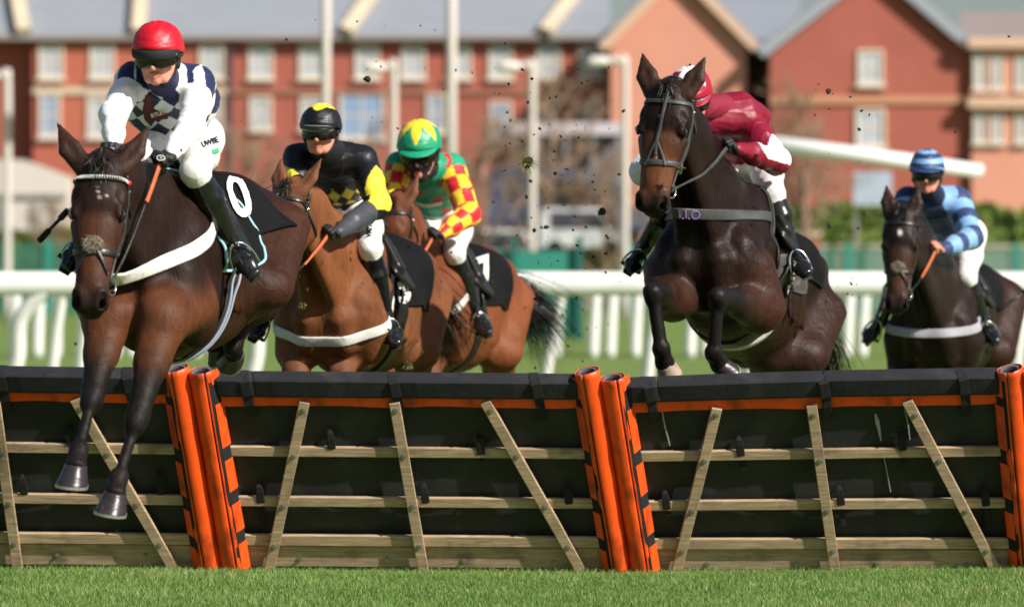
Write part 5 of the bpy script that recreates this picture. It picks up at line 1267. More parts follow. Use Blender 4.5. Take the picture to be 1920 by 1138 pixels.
class Rider:
    def __init__(s, J, label, colf, h, silk=M_silk, fr=1.0, cap=None, peak_c=None, amp=.004, glove=True, seed=1, mask=False, hsc=1.0, clear=None, lens_c=None, boots=True, group='jockeys riding in the race', glovec=None, wide=1.0, tw=None, lod=0):
        tw = tw or wide
        P = {k: at(*v) if len(v) == 3 and k not in ('f', 'u', 'pn') else v for k, v in J.items()}; s.P = P
        root = empty('person', P['pelvis']*np.array([1, 1, 0])+np.array([0, 0, P['toeL'][2]]), label, 'jockey', group); s.root = root
        f = nrm(P['f']); u = np.array(P['u'], float); u = nrm(u-np.dot(u, f)*f); sd_ = np.cross(u, f); hc_ = P['head']; hs = hsc
        HX = lambda q: hc_+(f*q[0]+sd_*q[1]+u*q[2])*hs; s.HX = HX; s.f, s.s, s.u, s.hc = f, sd_, u, hc_
        pel, nb, sl_, sr_ = P['pelvis'], P['neck'], P['shL'], P['shR']; ta = nrm(nb-pel); side = nrm((sl_-sr_)-np.dot(sl_-sr_, ta)*ta)
        fr = np.cross(side, ta)
        if np.dot(fr, f) < 0: fr = -fr
        mid = lerp(pel, nb, .5)-fr*.03
        # ---- body under the clothes: head, neck, trunk, limbs as one skin
        B = Body(); hq = lambda a, b, ra, rb, c=SKIN, k=.016, **kw: B.cap(HX(a), HX(b), tuple(np.array([ra]*3 if np.isscalar(ra) else ra)*hs), tuple(np.array([rb]*3 if np.isscalar(rb) else rb)*hs), c, k, side=sd_, world=True, **kw)
        hq((-.015, 0, .03), (.0, 0, .02), (.092, .074, .092), (.09, .072, .09))
        hq((.035, 0, -.035), (.045, 0, -.070), (.045, .056, .06), (.036, .040, .032), k=.03)
        for y in (-1, 1):
            hq((-.005, y*.058, -.045), (.045, y*.034, -.088), (.02, .018, .028), (.02, .018, .018), k=.02)
            hq((.062, y*.038, -.022), (.072, y*.028, -.038), (.018, .018, .018), (.014, .015, .016), srgb(220, 142, 122), k=.016)
            hq((.078, y*.020, -.0625), (.0865, y*.005, -.0595), (.007, .005, .0035), (.008, .006, .0045), LIP, k=.006)
            hq((.077, y*.017, -.0690), (.0845, y*.004, -.0715), (.007, .005, .0035), (.008, .006, .0050), LIP, k=.006)
            hq((-.01, y*.076, .012), (-.014, y*.080, -.016), (.014, .007, .018), (.010, .006, .012), k=.006)
            hq((.095, y*.0115, -.036), (.100, y*.0105, -.037), (.009, .0065, .0065), (.007, .006, .006), k=.005)
            hq((.075, y*.030, .020), (.086, y*.012, .018), (.012, .018, .008), (.01, .012, .008), k=.012)
        hq((.088, 0, .008), (.108, 0, -.030), (.010, .009, .010), (.011, .0105, .011), k=.010)
        hq((.070, 0, -.096), (.074, 0, -.092), (.018, .020, .015), (.016, .018, .014), k=.014)
        hq((.091, -.021, -.0660), (.091, .021, -.0660), (.008, .003, .0016), (.008, .003, .0016), LIP, k=.003, op=-1)
        B.cap(HX((-.015, 0, -.06)), nb+ta*.0, .056, .062, SKIN, .03, world=True)
        B.cap(nb-ta*.05, mid, (.05, .07, .05), (.08, .10, .07), SKIN, .02, side=side, world=True); B.cap(mid, pel, (.08, .09, .07), (.08, .09, .08), SKIN, .02, side=side, world=True)
        arms = (('L', sl_), ('R', sr_)); hand_pts = {}
        for c_, S_ in arms:
            E, W, K = P['el'+c_], P['wr'+c_], P['hd'+c_]
            B.cap(nb-ta*.07, S_, .028, .034, SKIN, .01, world=True); B.cap(S_, E, .036, .032, SKIN, .01, world=True); B.cap(E, W, .032, .024, SKIN, .01, world=True)
            hd = hand_body(B, W, K, P.get('pn'+c_, (0, -.3, -1)), .97, SKIN, -1 if c_ == 'L' else 1); hand_pts[c_] = hd
        for c_ in 'LR':
            hp_ = pel+side*(.085 if c_ == 'L' else -.085); dk = nrm(P['an'+c_]-P['kn'+c_]); ft = nrm(P['toe'+c_]-P['an'+c_]); B.cap(hp_, P['kn'+c_], .06, .040, SKIN, .02, world=True); B.cap(P['kn'+c_], P['an'+c_], .036, .026, SKIN, .02, world=True)
            B.cap(P['an'+c_]+dk*.03, P['an'+c_]+dk*.045+ft*.10, .022, .018, SKIN, .02, world=True)
        o, V, F = sdf_obj('body', B, .0042 if lod == 0 else .0065, M_skin, root); s.bodybvh = bvh_of(V, F)
        # ---- jacket
        B = Body(); C = B.cap
        C(pel+ta*.10, mid, (.1, .135, .105), (.1, .155*tw, .12), tag=0, k=.06, side=side, world=True); C(mid, nb-ta*.07, (.1, .165*tw, .13), (.06, .135*tw, .105), tag=0, k=.06, side=side, world=True)
        C(nb-ta*.07, nb-ta*.02, (.04, .10, .08), (.03, .07, .065), tag=3, k=.03, side=side, world=True)
        C(lerp(sr_, sl_, .15), lerp(sr_, sl_, .85), .064*tw, .064*tw, tag=0, k=.06, world=True)
        for c_, S_ in arms:
            E, W, tg = P['el'+c_], P['wr'+c_], (1 if c_ == 'L' else 2)
            C(nb-ta*.055, S_, (.05, .06, .066), (.05, .062, .070), tag=0, k=.05, world=True)
            C(S_, lerp(S_, E, .5), .070*wide, .067*wide, tag=tg, k=.045, world=True); C(lerp(S_, E, .5), E, .067*wide, .061*wide, tag=tg, k=.02, world=True)
            C(E, lerp(E, W, .6), .060*wide, .052*wide, tag=tg, k=.04, world=True); C(lerp(E, W, .6), W, .052*wide, .034, tag=tg, k=.02, world=True)
        V, F, Cc, T = polygonise(B, h); V = folds(V, vnormals(V, F), amp, seed, fr)
        rel = V-nb; ls, lt, lf = rel@side, rel@ta, rel@fr
        # arm coordinate: 0 shoulder .. 1 elbow .. 2 wrist
        def along(c_, S_):
            E, W = P['el'+c_], P['wr'+c_]; o_ = np.zeros(len(V)); ab = E-S_; t = np.clip((V-S_)@ab/(ab@ab), 0, 1); d1 = np.linalg.norm(V-(S_+t[:, None]*ab), axis=1)
            ab2 = W-E; t2 = np.clip((V-E)@ab2/(ab2@ab2), 0, 1); d2 = np.linalg.norm(V-(E+t2[:, None]*ab2), axis=1); return np.where(d1 < d2, t, 1+t2)
        aL, aR = along('L', sl_), along('R', sr_); arm = np.where(T == 1, aL, aR)
        # angle round the sleeve, measured from the outer side
        ang = np.zeros(len(V))
        for c_, S_, tg in (('L', sl_, 1), ('R', sr_, 2)):
            E, W = P['el'+c_], P['wr'+c_]; up_ = arm < 1
            for (a0, a1, msk) in ((S_, E, (T == tg) & up_), (E, W, (T == tg) & ~up_)):
                d = nrm(a1-a0); o_ = nrm(side*(1 if tg == 1 else -1)-np.dot(side*(1 if tg == 1 else -1), d)*d); q_ = np.cross(d, o_); r_ = V-a0; an = np.arctan2(r_@q_, r_@o_)*(1 if tg == 1 else -1); ang = np.where(msk, an, ang)
        col = colf(ls, lt, lf, T.astype(int), arm, ang, V)
        ja = mobj('jacket', V, F, silk, root, attrs={'col': col}); s.jacket = ja; s.jbvh = bvh_of(V, F)
        # ---- breeches
        B = Body(); C = B.cap
        C(pel+ta*.12, pel, (.1, .125, .1), (.1, .15, .125), k=.05, side=side, world=True); C(pel, pel-ta*.06, (.08, .15, .125), (.06, .13, .12), k=.05, side=side, world=True)
        for c_ in 'LR':
            hp_ = pel+side*(.09 if c_ == 'L' else -.09)-ta*.02; K, A = P['kn'+c_], P['an'+c_]
            C(hp_, lerp(hp_, K, .5), .097, .080, k=.05, world=True); C(lerp(hp_, K, .5), K, .080, .060, k=.04, world=True); C(K, lerp(K, A, .16), .060, .050, k=.03, world=True)
        V, F, Cc, T = polygonise(B, h*1.1); V = folds(V, vnormals(V, F), amp*.6, seed+5, .8); s.breeches = mobj('breeches', V, F, M_breech, root); s.bbvh = bvh_of(V, F)
        # ---- boots
        for c_ in 'LR':
            K, A, T_ = P['kn'+c_], P['an'+c_], P['toe'+c_]; d = nrm(A-K); fd = nrm(T_-A); B = Body(); C = B.cap
            C(lerp(K, A, .14), lerp(K, A, .40), (.02, .056, .058), (.03, .056, .060), k=.02, world=True); C(lerp(K, A, .40), A, (.03, .055, .060), (.03, .036, .040), k=.03, world=True)
            heel = A+d*.045-fd*.035; ball = A+d*.045+fd*.12; toe = A+d*.048+fd*.17
            C(A, A+d*.02, .039, .038, k=.02, world=True); C(heel, ball, (.03, .034, .034), (.03, .043, .028), k=.02, world=True, side=np.cross(fd, d)); C(ball, toe, (.03, .043, .028), (.025, .034, .020), k=.02, world=True, side=np.cross(fd, d))
            V, F, Cc, T = polygonise(B, h); V = folds(V, vnormals(V, F), .0022, seed+9, .9); bo = mobj('boot', V, F, M_boot, root)
            mb = MB(); x_ = nrm(np.cross(fd, d)); q = A+d*.082-fd*.045; w0 = [q-x_*.026, q+x_*.026]; q2 = A+d*.080+fd*.17
            mb.add([q-x_*.026, q+x_*.026, q+fd*.11+x_*.036, q2+x_*.024, q2-x_*.024, q+fd*.11-x_*.036]+[p+d*.010 for p in (q-x_*.026, q+x_*.026, q+fd*.11+x_*.036, q2+x_*.024, q2-x_*.024, q+fd*.11-x_*.036)],
                   [(0, 1, 2, 3, 4, 5), (11, 10, 9, 8, 7, 6)]+[(i, i+6, (i+1) % 6+6, (i+1) % 6) for i in range(6)]); mb.build('sole', mat('boot_sole', (.02, .018, .016), .7), bo)
            s.__dict__['foot'+c_] = (A+d*.078+fd*.085, d, fd, x_)
        # ---- gloves
        if glove:
            for c_ in 'LR':
                B = Body(); W, K = P['wr'+c_], P['hd'+c_]
                hand_body(B, W, K, P.get('pn'+c_, (0, -.3, -1)), 1.0, (0, 0, 0), -1 if c_ == 'L' else 1)
                for q in B.p: q.ra = q.ra+.0022; q.rb = q.rb+.0022
                dW = nrm(P['el'+c_]-W); B.cap(W+dW*.015, W+dW*.045, (.02, .030, .028), (.02, .034, .031), k=.01, world=True)
                V, F, Cc, T = polygonise(B, .0045 if lod == 0 else .006); gl = mobj('glove', V, F, glovec or M_glove, root); s.__dict__['gbvh'+c_] = bvh_of(V, F); s.__dict__['glove'+c_] = gl
        s.hands = hand_pts
        # ---- helmet with silk cap and peak
        nu, nv = 96, 44; Vh, Ch = [], []
        cc = (-.012, 0, .040)
        for j in range(nv+1):
            ph = math.radians(lerp(0, 104, j/nv))
            for i in range(nu):
                th = 2*math.pi*i/nu; sh = math.sin(ph)**.92; pk = 1+.012*math.cos(6*th)*math.sin(ph)**2
                flare = .006*max(0, (ph-1.45))/.36
                q = (cc[0]+(.127+flare)*sh*math.cos(th)*pk, (.106+flare)*sh*math.sin(th)*pk, cc[2]+.107*math.cos(ph)+(.036*max(0, math.cos(th)) if ph > 1.2 else 0)*(ph-1.2)/.6+.0015*math.sin(th*6+ph*9))
                Vh.append(HX(q)); Ch.append(cap(th, ph))
        F = [(j*nu+i, j*nu+(i+1) % nu, (j+1)*nu+(i+1) % nu, (j+1)*nu+i) for j in range(nv) for i in range(nu)]
        F = [g_[::-1] for g_ in F]
        helm = mobj('helmet', Vh, F, M_cap, root, attrs={'col': np.array(Ch)}); so = helm.modifiers.new('thick', 'SOLIDIFY'); so.thickness = .010*hs; so.offset = -1; s.helm = helm
        mobj('cap_button', *uvball(HX((cc[0], 0, .1475)), .008*hs), M_strap, helm) if False else None
        # peak
        if peak_c is not None: s.peak(HX, cc, helm, peak_c)
        # black under-rim, ear pads, chin strap
        B = Body()
        for y in (-1, 1):
            B.cap(HX((-.035, y*.080, .030)), HX((-.010, y*.082, -.030)), np.array((.03, .012, .030))*hs, np.array((.03, .012, .020))*hs, world=True, k=.01, side=sd_)
            B.cap(HX((-.070, y*.066, .035)), HX((-.072, y*.058, -.03)), np.array((.02, .014, .03))*hs, np.array((.02, .014, .02))*hs, world=True, k=.02, side=sd_)
        B.cap(HX((-.088, 0, .03)), HX((-.084, 0, -.04)), np.array((.02, .05, .018))*hs, np.array((.02, .045, .018))*hs, world=True, k=.02, side=sd_)
        V, F, Cc, T = polygonise(B, .005 if lod == 0 else .007); mobj('ear_pad', V, F, M_strap, root)
        for y in (-1, 1):
            P_ = catmull([HX((.0, y*.084, -.03)), HX((.012, y*.070, -.070)), HX((.035, y*.040, -.108)), HX((.048, 0, -.118))], 14); Nn = [nrm(p-HX((0, 0, -.03))) for p in P_]
            V, F = ribbon(P_, Nn, .014*hs, .004); mobj('chin_strap', V, F, M_strap, root)
        # goggles
        def visor(name, zc, hh, rad, m, w_=66, nose=True, parent=root, dz=0):
            Vg = []; n = 30; r_ = 8
            for j in range(r_+1):
                v_ = lerp(-1, 1, j/r_)
                for i in range(n+1):
                    th = math.radians(lerp(-w_, w_, i/n)); e = abs(i/n-.5)*2; hgt = hh*(1-.35*e**3)
                    nz = .013*math.exp(-(th/.20)**2) if nose and v_ < 0 else 0
                    q = (.002+rad*1.03*math.cos(th)-.006*v_*v_, rad*.86*math.sin(th), zc+v_*hgt+nz*abs(v_)+dz); Vg.append(HX(q))
            Fg = [(j*(n+1)+i, j*(n+1)+i+1, (j+1)*(n+1)+i+1, (j+1)*(n+1)+i) for j in range(r_) for i in range(n)]
            g_ = mobj(name, Vg, Fg, m, parent); so = g_.modifiers.new('thick', 'SOLIDIFY'); so.thickness = .006; so.offset = 1; return g_, Vg
        gg, Vg = visor('goggles', -.008, .0235, .107, lens_c or M_lens)
        rim = [Vg[i] for i in range(31)]+[Vg[j*31+30] for j in range(1, 9)]+[Vg[8*31+i] for i in range(29, -1, -1)]+[Vg[j*31] for j in range(7, 0, -1)]
        V, F = tube_mesh(rim+rim[:1], .0042*hs, 8, False); mobj('goggle_frame', V, F, M_gfr, gg)
        st = [HX((.045*math.cos(t)*0+(-.012)+.118*math.cos(t), .100*math.sin(t), .004+.012*(1-math.cos(t-1.1)))) for t in np.linspace(1.12, 2*math.pi-1.12, 30)]
        Nn = [nrm(p-HX((-.012, 0, 0))) for p in st]; V, F = ribbon(st, Nn, .018*hs, .004); mobj('goggle_strap', V, F, M_strap, gg)
        if clear:
            g2, V2 = visor('spare_goggles', .027 if clear == 1 else .024, .015 if clear == 1 else .019, .1185, M_clear if clear == 1 else M_strap, 50 if clear == 1 else 72, False)
            rim = [V2[i] for i in range(31)]+[V2[j*31+30] for j in range(1, 9)]+[V2[8*31+i] for i in range(29, -1, -1)]+[V2[j*31] for j in range(7, 0, -1)]
            V, F = tube_mesh(rim+rim[:1], .004*hs, 8, False); mobj('goggle_frame', V, F, M_gfr, g2)
        if mask:
            B = Body(); B.cap(HX((.035, 0, -.055)), HX((.045, 0, -.095)), np.array((.072, .066, .056))*hs, np.array((.048, .048, .034))*hs, world=True, k=.02, side=sd_)
            B.cap(HX((.085, 0, -.035)), HX((.06, 0, -.02)), .032*hs, .034*hs, world=True, k=.02)
            V, F, Cc, T = polygonise(B, .006); mobj('face_mask', V, F, mat('black_snood', (.012, .012, .013), .85), root)
        # snood round the neck
        c0 = lerp(HX((-.015, 0, -.075)), nb, .55); B = Body(); B.cap(HX((-.018, 0, -.075)), nb-ta*.015, (.02, .066, .066), (.03, .085, .078), world=True, k=.02)
        V, F, Cc, T = polygonise(B, .007); V = folds(V, vnormals(V, F), .003, seed+2); s.collar = mobj('collar', V, F, mat('collar_%d' % seed, J['collar'], .7, var=.1, bump=.2), root) if 'collar' in J else None
    def peak(s, HX, cc, helm, peak_c):
        n = 28; rows = 6; Vp = []; Cp = []
        for j in range(rows+1):
            t = j/rows
            for i in range(n+1):
                th = math.radians(lerp(-62, 62, i/n)); k = math.cos((i/n-.5)*math.pi)**.7 if 0 < i < n else 0.0
                ex = t*.040*k; q = (cc[0]+(.126+ex)*math.cos(th), (.107+ex*.6)*math.sin(th), cc[2]-.004-.004*t-.014*t*k+.008*math.cos(th)); Vp.append(HX(q)); Cp.append(peak_c)
        Fp = [(j*(n+1)+i, (j+1)*(n+1)+i, (j+1)*(n+1)+i+1, j*(n+1)+i+1) for j in range(rows) for i in range(n)]
        pk = mobj('peak', Vp, Fp, M_cap, helm, attrs={'col': np.array(Cp)}); so = pk.modifiers.new('thick', 'SOLIDIFY'); so.thickness = .004; so.offset = 0
def stirrup(H, R, c_, top, m=M_chrome):
    """leather from the saddle and an iron closed round the foot"""
    p, d, fd, x = getattr(R, 'foot'+c_); up = -d; P = []
    w_ = .056; p = p+d*.016
    for t in np.linspace(0, math.pi, 17): P.append(p+x*w_*math.cos(t)+up*(.125*math.sin(t)**.8)-fd*.008*math.sin(t))
    P = [p-x*w_]+P[::-1][1:-1]+[p+x*w_] if False else P
    V, F = tube_mesh(np.array(P+[P[0]]), .0062, 8, False); o = mobj('stirrup_iron', V, F, m, H.root)
    mb = MB(); mb.bar(p-x*w_, p+x*w_, .03, .008, up); mb.build('tread', mat('stirrup_tread', (.03, .03, .03), .7), o)
    ap = p+up*.125; tp = H.xf(top); Q = catmull([ap, lerp(ap, tp, .5)+nrm(x)*.0, tp], 12); Nn = [nrm(q-H.xf((top[0], 0, 1.2))) for q in Q]; V, F = ribbon(Q, Nn, .024, .005); mobj('stirrup_leather', V, F, M_leather, H.root)
def whip(a, b, label, r=.008):
    mb = MB(); a, b = np.array(a), np.array(b); d = nrm(b-a); L = np.linalg.norm(b-a)
    o = empty('whip', a, label, 'whip', 'whips carried by the jockeys')
    V, F = tube_mesh([a, lerp(a, b, .5), b], [r*.8, r*.7, r*.6], 8); mobj('shaft', V, F, M_leather, o)
    V, F = tube_mesh([a-d*.004, lerp(a, b, .3)], r*1.25, 10); mobj('handle', V, F, M_glove, o)
    V, F = tube_mesh([lerp(a, b, .75), lerp(a, b, .80), b+d*.03], [r*.9, r*1.15, r*1.2], 10); mobj('padded_flap', V, F, M_velc, o)
# ------------------------------------------------------------------ the five jockeys
def C3(*a): return np.array(srgb(*a))
WH, NV = C3(236, 236, 240), C3(26, 34, 76)
def sel(mask, a, b): return np.where(np.asarray(mask)[:, None], a, b)
def diamonds(u, v): return ((np.floor(u+v)+np.floor(u-v)) % 2) == 0
def j1col(ls, lt, lf, T, arm, ang, V):
    d = diamonds((ls+.012)/.088, (lt)/.115)
    c = sel(d, NV, WH)
    slv = (T > 0) & (T < 3)
    sh = slv & (arm < .26)
    c = sel(slv & ~sh, WH, c); c = sel(T == 3, NV, c); return c
def solid(c): return lambda th, ph: c
J1 = Rider(dict(pelvis=(340, 262, 17.40), neck=(306, 150, 16.98), shL=(374, 160, 17.02), shR=(246, 152, 16.94), elL=(358, 238, 16.74), elR=(213, 216, 16.74), wrL=(322, 287, 16.56), wrR=(213, 272, 16.54),
                hdL=(292, 310, 16.50), hdR=(212, 292, 16.46), pnL=(-.35, .3, -1), pnR=(.35, .3, -1), knL=(366, 322, 16.80), knR=(262, 300, 16.78), anL=(430, 444, 16.98), anR=(162, 440, 16.95), toeL=(462, 492, 16.90), toeR=(140, 482, 16.82),
                head=(296, 106, 16.78), f=(-.14, -1, -.24), u=(-.03, -.2, 1), collar=srgb(26, 34, 76)),
           'jockey in navy and white diamond silks with a red cap on the leading horse', j1col, .0044, cap=solid(C3(200, 22, 40)), clear=2, seed=1, amp=.0045, fr=1.25, wide=.88, tw=1.22)
mobj('emblem', *uvball(J1.HX((.062, .091, .020)), np.array([.008, .004, .008]), np.stack([nrm(J1.f-J1.s*.7), nrm(J1.s+J1.f*.7), J1.u], 1)), mat('gold_emblem', (.5, .36, .14), .35, metal=.6), J1.root)
# club badge with lettering, thigh lettering
lg = decal('badge', [(272, 178), (285, 176), (284, 192), (290, 206), (318, 213), (314, 222), (292, 224), (284, 236), (272, 224), (268, 205)], [tuple(range(10))], J1.jbvh, .004, mat('maroon_print', srgb(92, 26, 34), .7), J1.jacket)
V2, F2 = text2d('RTLETT', 10.5, 300, 211, .33, .95, 0, .35); decal('lettering', V2, F2, J1.jbvh, .007, M_text, J1.jacket, 3)
M_ink = mat('black_print', (.012, .012, .014), .7)
V2, F2 = text2d('UWBE', 15, 393, 268, .35, .75, 0, .45); decal('lettering', V2, F2, J1.bbvh, .004, M_ink, J1.breeches, 3)
decal('green_patch', [(396, 282), (407, 278), (409, 286), (398, 290)], [(0, 1, 2, 3)], J1.bbvh, .004, mat('green_print', srgb(60, 180, 110), .7), J1.breeches)
for bv_, gl, (x, y) in ((J1.gbvhL, J1.gloveL, (302, 297)), (J1.gbvhR, J1.gloveR, (208, 283))):
    t = np.linspace(0, 2*math.pi, 17)[:-1]; ro = [(x+8*math.cos(a), y+5.5*math.sin(a)) for a in t]; ri = [(x+6.3*math.cos(a), y+4.1*math.sin(a)) for a in t]
    decal('glove_badge', ro+ri, [(i, (i+1) % 16, 16+(i+1) % 16, 16+i) for i in range(16)], bv_, .003, M_text, gl, 5)
    V2, F2 = text2d('FJ', 7, x, y, 0, 1, 0, .02); decal('glove_badge', V2, F2, bv_, .003, M_text, gl, 5)

BK, YL = C3(20, 21, 26), C3(236, 216, 66)
def j2col(ls, lt, lf, T, arm, ang, V):
    c = np.broadcast_to(BK, (len(ls), 3)).copy()
    zig = (lt < -.19) & (lt > -.34); dm = diamonds(ls/.075, (lt+.05)/.10)
    c = sel((T == 0) & zig & dm, YL, c)
    slv = (T > 0) & (T < 3); t = arm
    dia = slv & (np.abs(ang-.75) < 1.5*np.clip(np.minimum((t-.30)/.45, (1.45-t)/.55), 0, 1))
    c = sel(dia, YL, c); c = sel(slv & (t > 1.25), C3(66, 68, 74), c); return c
def star_cap(base, star, reach=.95, k=8, lo=.42):
    def f(th, ph):
        e = abs(((th*k/(2*math.pi)) % 1)-.5)*2; return star if ph < lo+(reach-lo)*e else base
    return f
J2 = Rider(dict(pelvis=(650, 392, 21.30), neck=(622, 284, 20.88), shL=(682, 302, 20.92), shR=(556, 300, 20.84), elL=(708, 385, 20.70), elR=(560, 372, 20.66), wrL=(634, 437, 20.34), wrR=(572, 420, 20.44),
                hdL=(606, 440, 20.26), hdR=(574, 445, 20.38), pnL=(-.3, .2, -1), pnR=(.3, .2, -1), knL=(694, 466, 20.72), knR=(582, 440, 20.86), anL=(722, 592, 20.84), anR=(500, 590, 21.0), toeL=(740, 628, 20.70), toeR=(486, 612, 20.86),
                head=(601, 248, 20.68), f=(-.16, -1, -.12), u=(.02, -.08, 1), collar=srgb(18, 20, 26)),
           'jockey in black and yellow silks with a black cap topped yellow', j2col, .0075, silk=M_satin, cap=star_cap(BK, YL, .78, 4, .5), peak_c=BK, clear=1, seed=2, amp=.009, fr=.9, lod=1, wide=1.06)
V2, F2 = text2d('VICTOR', 13, 694, 425, 1.45, .9, 0, .3); decal('lettering', V2, F2, J2.bbvh, .004, M_ink, J2.breeches, 4)
decal('red_badge', [(700+5*math.cos(a), 388+6*math.sin(a)) for a in np.linspace(0, 6.28, 9)[:-1]], [tuple(range(8))], J2.bbvh, .004, mat('red_print', srgb(200, 30, 50), .7), J2.breeches)

GR, RD, YE = C3(24, 150, 110), C3(214, 34, 48), C3(246, 208, 48)
def starmask(x, y, cx, cy, r, rot=0.0):
    dx, dy = x-cx, y-cy; a = (np.arctan2(dx, dy)+rot) % (2*math.pi/5)-math.pi/5; rr = np.hypot(dx, dy)
    return rr*(np.cos(math.pi/5-np.abs(a))*.0+1) < r*(.42+.58*(np.abs(a)/(math.pi/5))**1.5)
def j3col(ls, lt, lf, T, arm, ang, V):
    c = np.broadcast_to(GR, (len(ls), 3)).copy()
    for (cx, cy, r) in ((.10, -.12, .050), (-.10, -.12, .050), (.0, -.22, .050), (.15, .0, .045), (-.15, .0, .045), (.02, -.36, .05), (.1, -.3, .04)):
        c = sel((T == 0) & starmask(ls, lt, cx, cy, r), RD, c)
    slv = (T > 0) & (T < 3); q = (np.floor(arm/.30)+np.floor((ang+3.3)/.95)) % 2
    c = sel(slv & (arm > .12), sel(q == 0, RD, YE), c); return c
J3 = Rider(dict(pelvis=(836, 402, 23.55), neck=(800, 312, 23.08), shL=(848, 316, 23.14), shR=(748, 312, 23.0), elL=(878, 402, 22.96), elR=(732, 385, 22.86), wrL=(828, 440, 22.80), wrR=(765, 440, 22.76),
                hdL=(800, 443, 22.72), hdR=(768, 458, 22.68), pnL=(-.3, .2, -1), pnR=(.3, .2, -1), knL=(852, 474, 23.12), knR=(770, 470, 23.1), anL=(888, 584, 23.3), anR=(690, 590, 23.2), toeL=(912, 612, 23.15), toeR=(676, 612, 23.1),
                head=(786, 284, 22.84), f=(-.10, -1, -.42), u=(-.04, -.35, 1), collar=srgb(18, 20, 24)),
           'jockey in green silks with red stars and a green cap with a yellow star', j3col, .0085, cap=star_cap(GR, YE, 1.30, 6, .38), peak_c=GR, seed=3, mask=True, hsc=1.2, lod=1, wide=1.12, amp=.004)
J3b = band('waistband', (*px_path(J3.jbvh, [(766, 372), (795, 385), (830, 380)], .004, 16, 23.2),), .03, .003, M_text, J3.root)

MR = C3(128, 16, 44)
def j4col(ls, lt, lf, T, arm, ang, V):
    c = np.broadcast_to(MR, (len(ls), 3)).copy(); slv = (T > 0) & (T < 3)
    w_ = slv & (arm > .62) & (arm < 1.62) & (np.abs(ang-.35) < 1.15*np.clip(np.minimum((arm-.55)/.25, (1.75-arm)/.3), 0, 1)); return sel(w_, WH, c)
def cap4(th, ph):
    e = abs(((th*4/(2*math.pi)+.5) % 1)-.5)*2; return WH if ph < .25+.85*e**1.2 else C3(160, 22, 50)
J4 = Rider(dict(pelvis=(1398, 300, 21.42), neck=(1350, 200, 20.94), shL=(1398, 222, 21.00), shR=(1268, 226, 20.82), elL=(1456, 302, 20.82), elR=(1206, 322, 20.66), wrL=(1382, 280, 20.52), wrR=(1290, 290, 20.42),
                hdL=(1352, 272, 20.46), hdR=(1315, 285, 20.36), pnL=(-.3, .2, -1), pnR=(.3, .2, -1), knL=(1450, 364, 20.94), knR=(1262, 380, 20.80), anL=(1482, 468, 20.94), anR=(1206, 465, 20.98), toeL=(1510, 496, 20.78), toeR=(1190, 492, 20.84),
                head=(1296, 182, 20.66), f=(.10, -1, -.62), u=(-.10, -.5, 1), collar=srgb(128, 16, 44)),
           'jockey in maroon and white silks crouched behind the near black horse’s ears', j4col, .0065, silk=M_satin, cap=cap4, peak_c=C3(160, 22, 50), clear=1, seed=4, amp=.008, wide=1.1, tw=1.3, hsc=1.05)
LB, DB = C3(128, 172, 220), C3(44, 62, 106)
def j5col(ls, lt, lf, T, arm, ang, V):
    c = sel(np.abs(ls+.02) < .065, C3(28, 44, 92), LB); slv = (T > 0) & (T < 3)
    c = sel(slv, sel(np.floor(arm/.24+.4) % 2 == 0, DB, LB), c); return c
def cap5(th, ph): return LB if int((ph+.12)/.36) % 2 else DB
J5 = Rider(dict(pelvis=(1794, 446, 24.9), neck=(1752, 372, 24.42), shL=(1798, 378, 24.46), shR=(1700, 376, 24.34), elL=(1822, 446, 24.26), elR=(1690, 440, 24.16), wrL=(1768, 468, 24.06), wrR=(1700, 480, 24.0),
                hdL=(1744, 466, 24.0), hdR=(1706, 500, 23.95), pnL=(-.3, .2, -1), pnR=(.3, .2, -1), knL=(1812, 520, 24.50), knR=(1690, 510, 24.4), anL=(1842, 600, 24.62), anR=(1652, 598, 24.55), toeL=(1858, 622, 24.5), toeR=(1636, 616, 24.45),
                head=(1738, 326, 24.2), f=(-.16, -1, -.16), u=(.0, -.1, 1), collar=srgb(24, 32, 64)),
           'jockey in light and dark blue striped silks on the rightmost horse', j5col, .0085, cap=cap5, peak_c=DB, seed=5, glove=False, lod=1, wide=1.08)
# ------------------------------------------------------------------ tack on each horse
H = HZ1
bt = bridle(H, 'grackle', brow=M_cloth, hands=(J1.hands['R'], J1.hands['L']), rein_end=.35)
breastgirth(H, 1.25, 1.44, .062, M_wpad, amax=132)
pad = Patch(H, 'saddle_pad', (-.22, .30), lambda t: 88-14*abs(2*t-1)**5, .008, M_cloth)
E = np.concatenate([pad.edge, pad.edge[:1]]); V, F = tube_mesh(E, .007, 6, False); mobj('piping', V, F, mat('pale_blue_piping', srgb(150, 200, 214), .7), pad.o)
numcloth(H, (-.43, .0, 67), [('0', 112, 448, 374, .30, .72, .0)])
girth(H, .10, .075, M_leather, tilt=.28)
for dx in (-.016, .016): girth(H, .10+dx, .010, mat('grey_elastic', srgb(150, 158, 176), .7), 'girth_elastic', tilt=.28, off=.019)
saddle(H); stirrup(H, J1, 'L', (.05, .22, 1.48)); stirrup(H, J1, 'R', (.05, -.22, 1.48))
H = HZ4
bt = bridle(H, 'face_strap', M_grey_l, hands=(J4.hands['R'], J4.hands['L']), rein_m=M_grey_l, rein_l=M_grey_l)
o, rg = breastgirth(H, 1.315, 1.45, .056, M_grey_l, amax=130)
V2, F2 = text2d('J.J.O', 24, 1292, 404, -.0, 1.0, 0, .3); bv4 = bvh_of(np.array([v.co for v in o.data.vertices])+wloc(H.root), [tuple(p.vertices) for p in o.data.polygons])
decal('lettering', V2, F2, bv4, .004, mat('mauve_print', srgb(120, 96, 140), .8), o, 4)
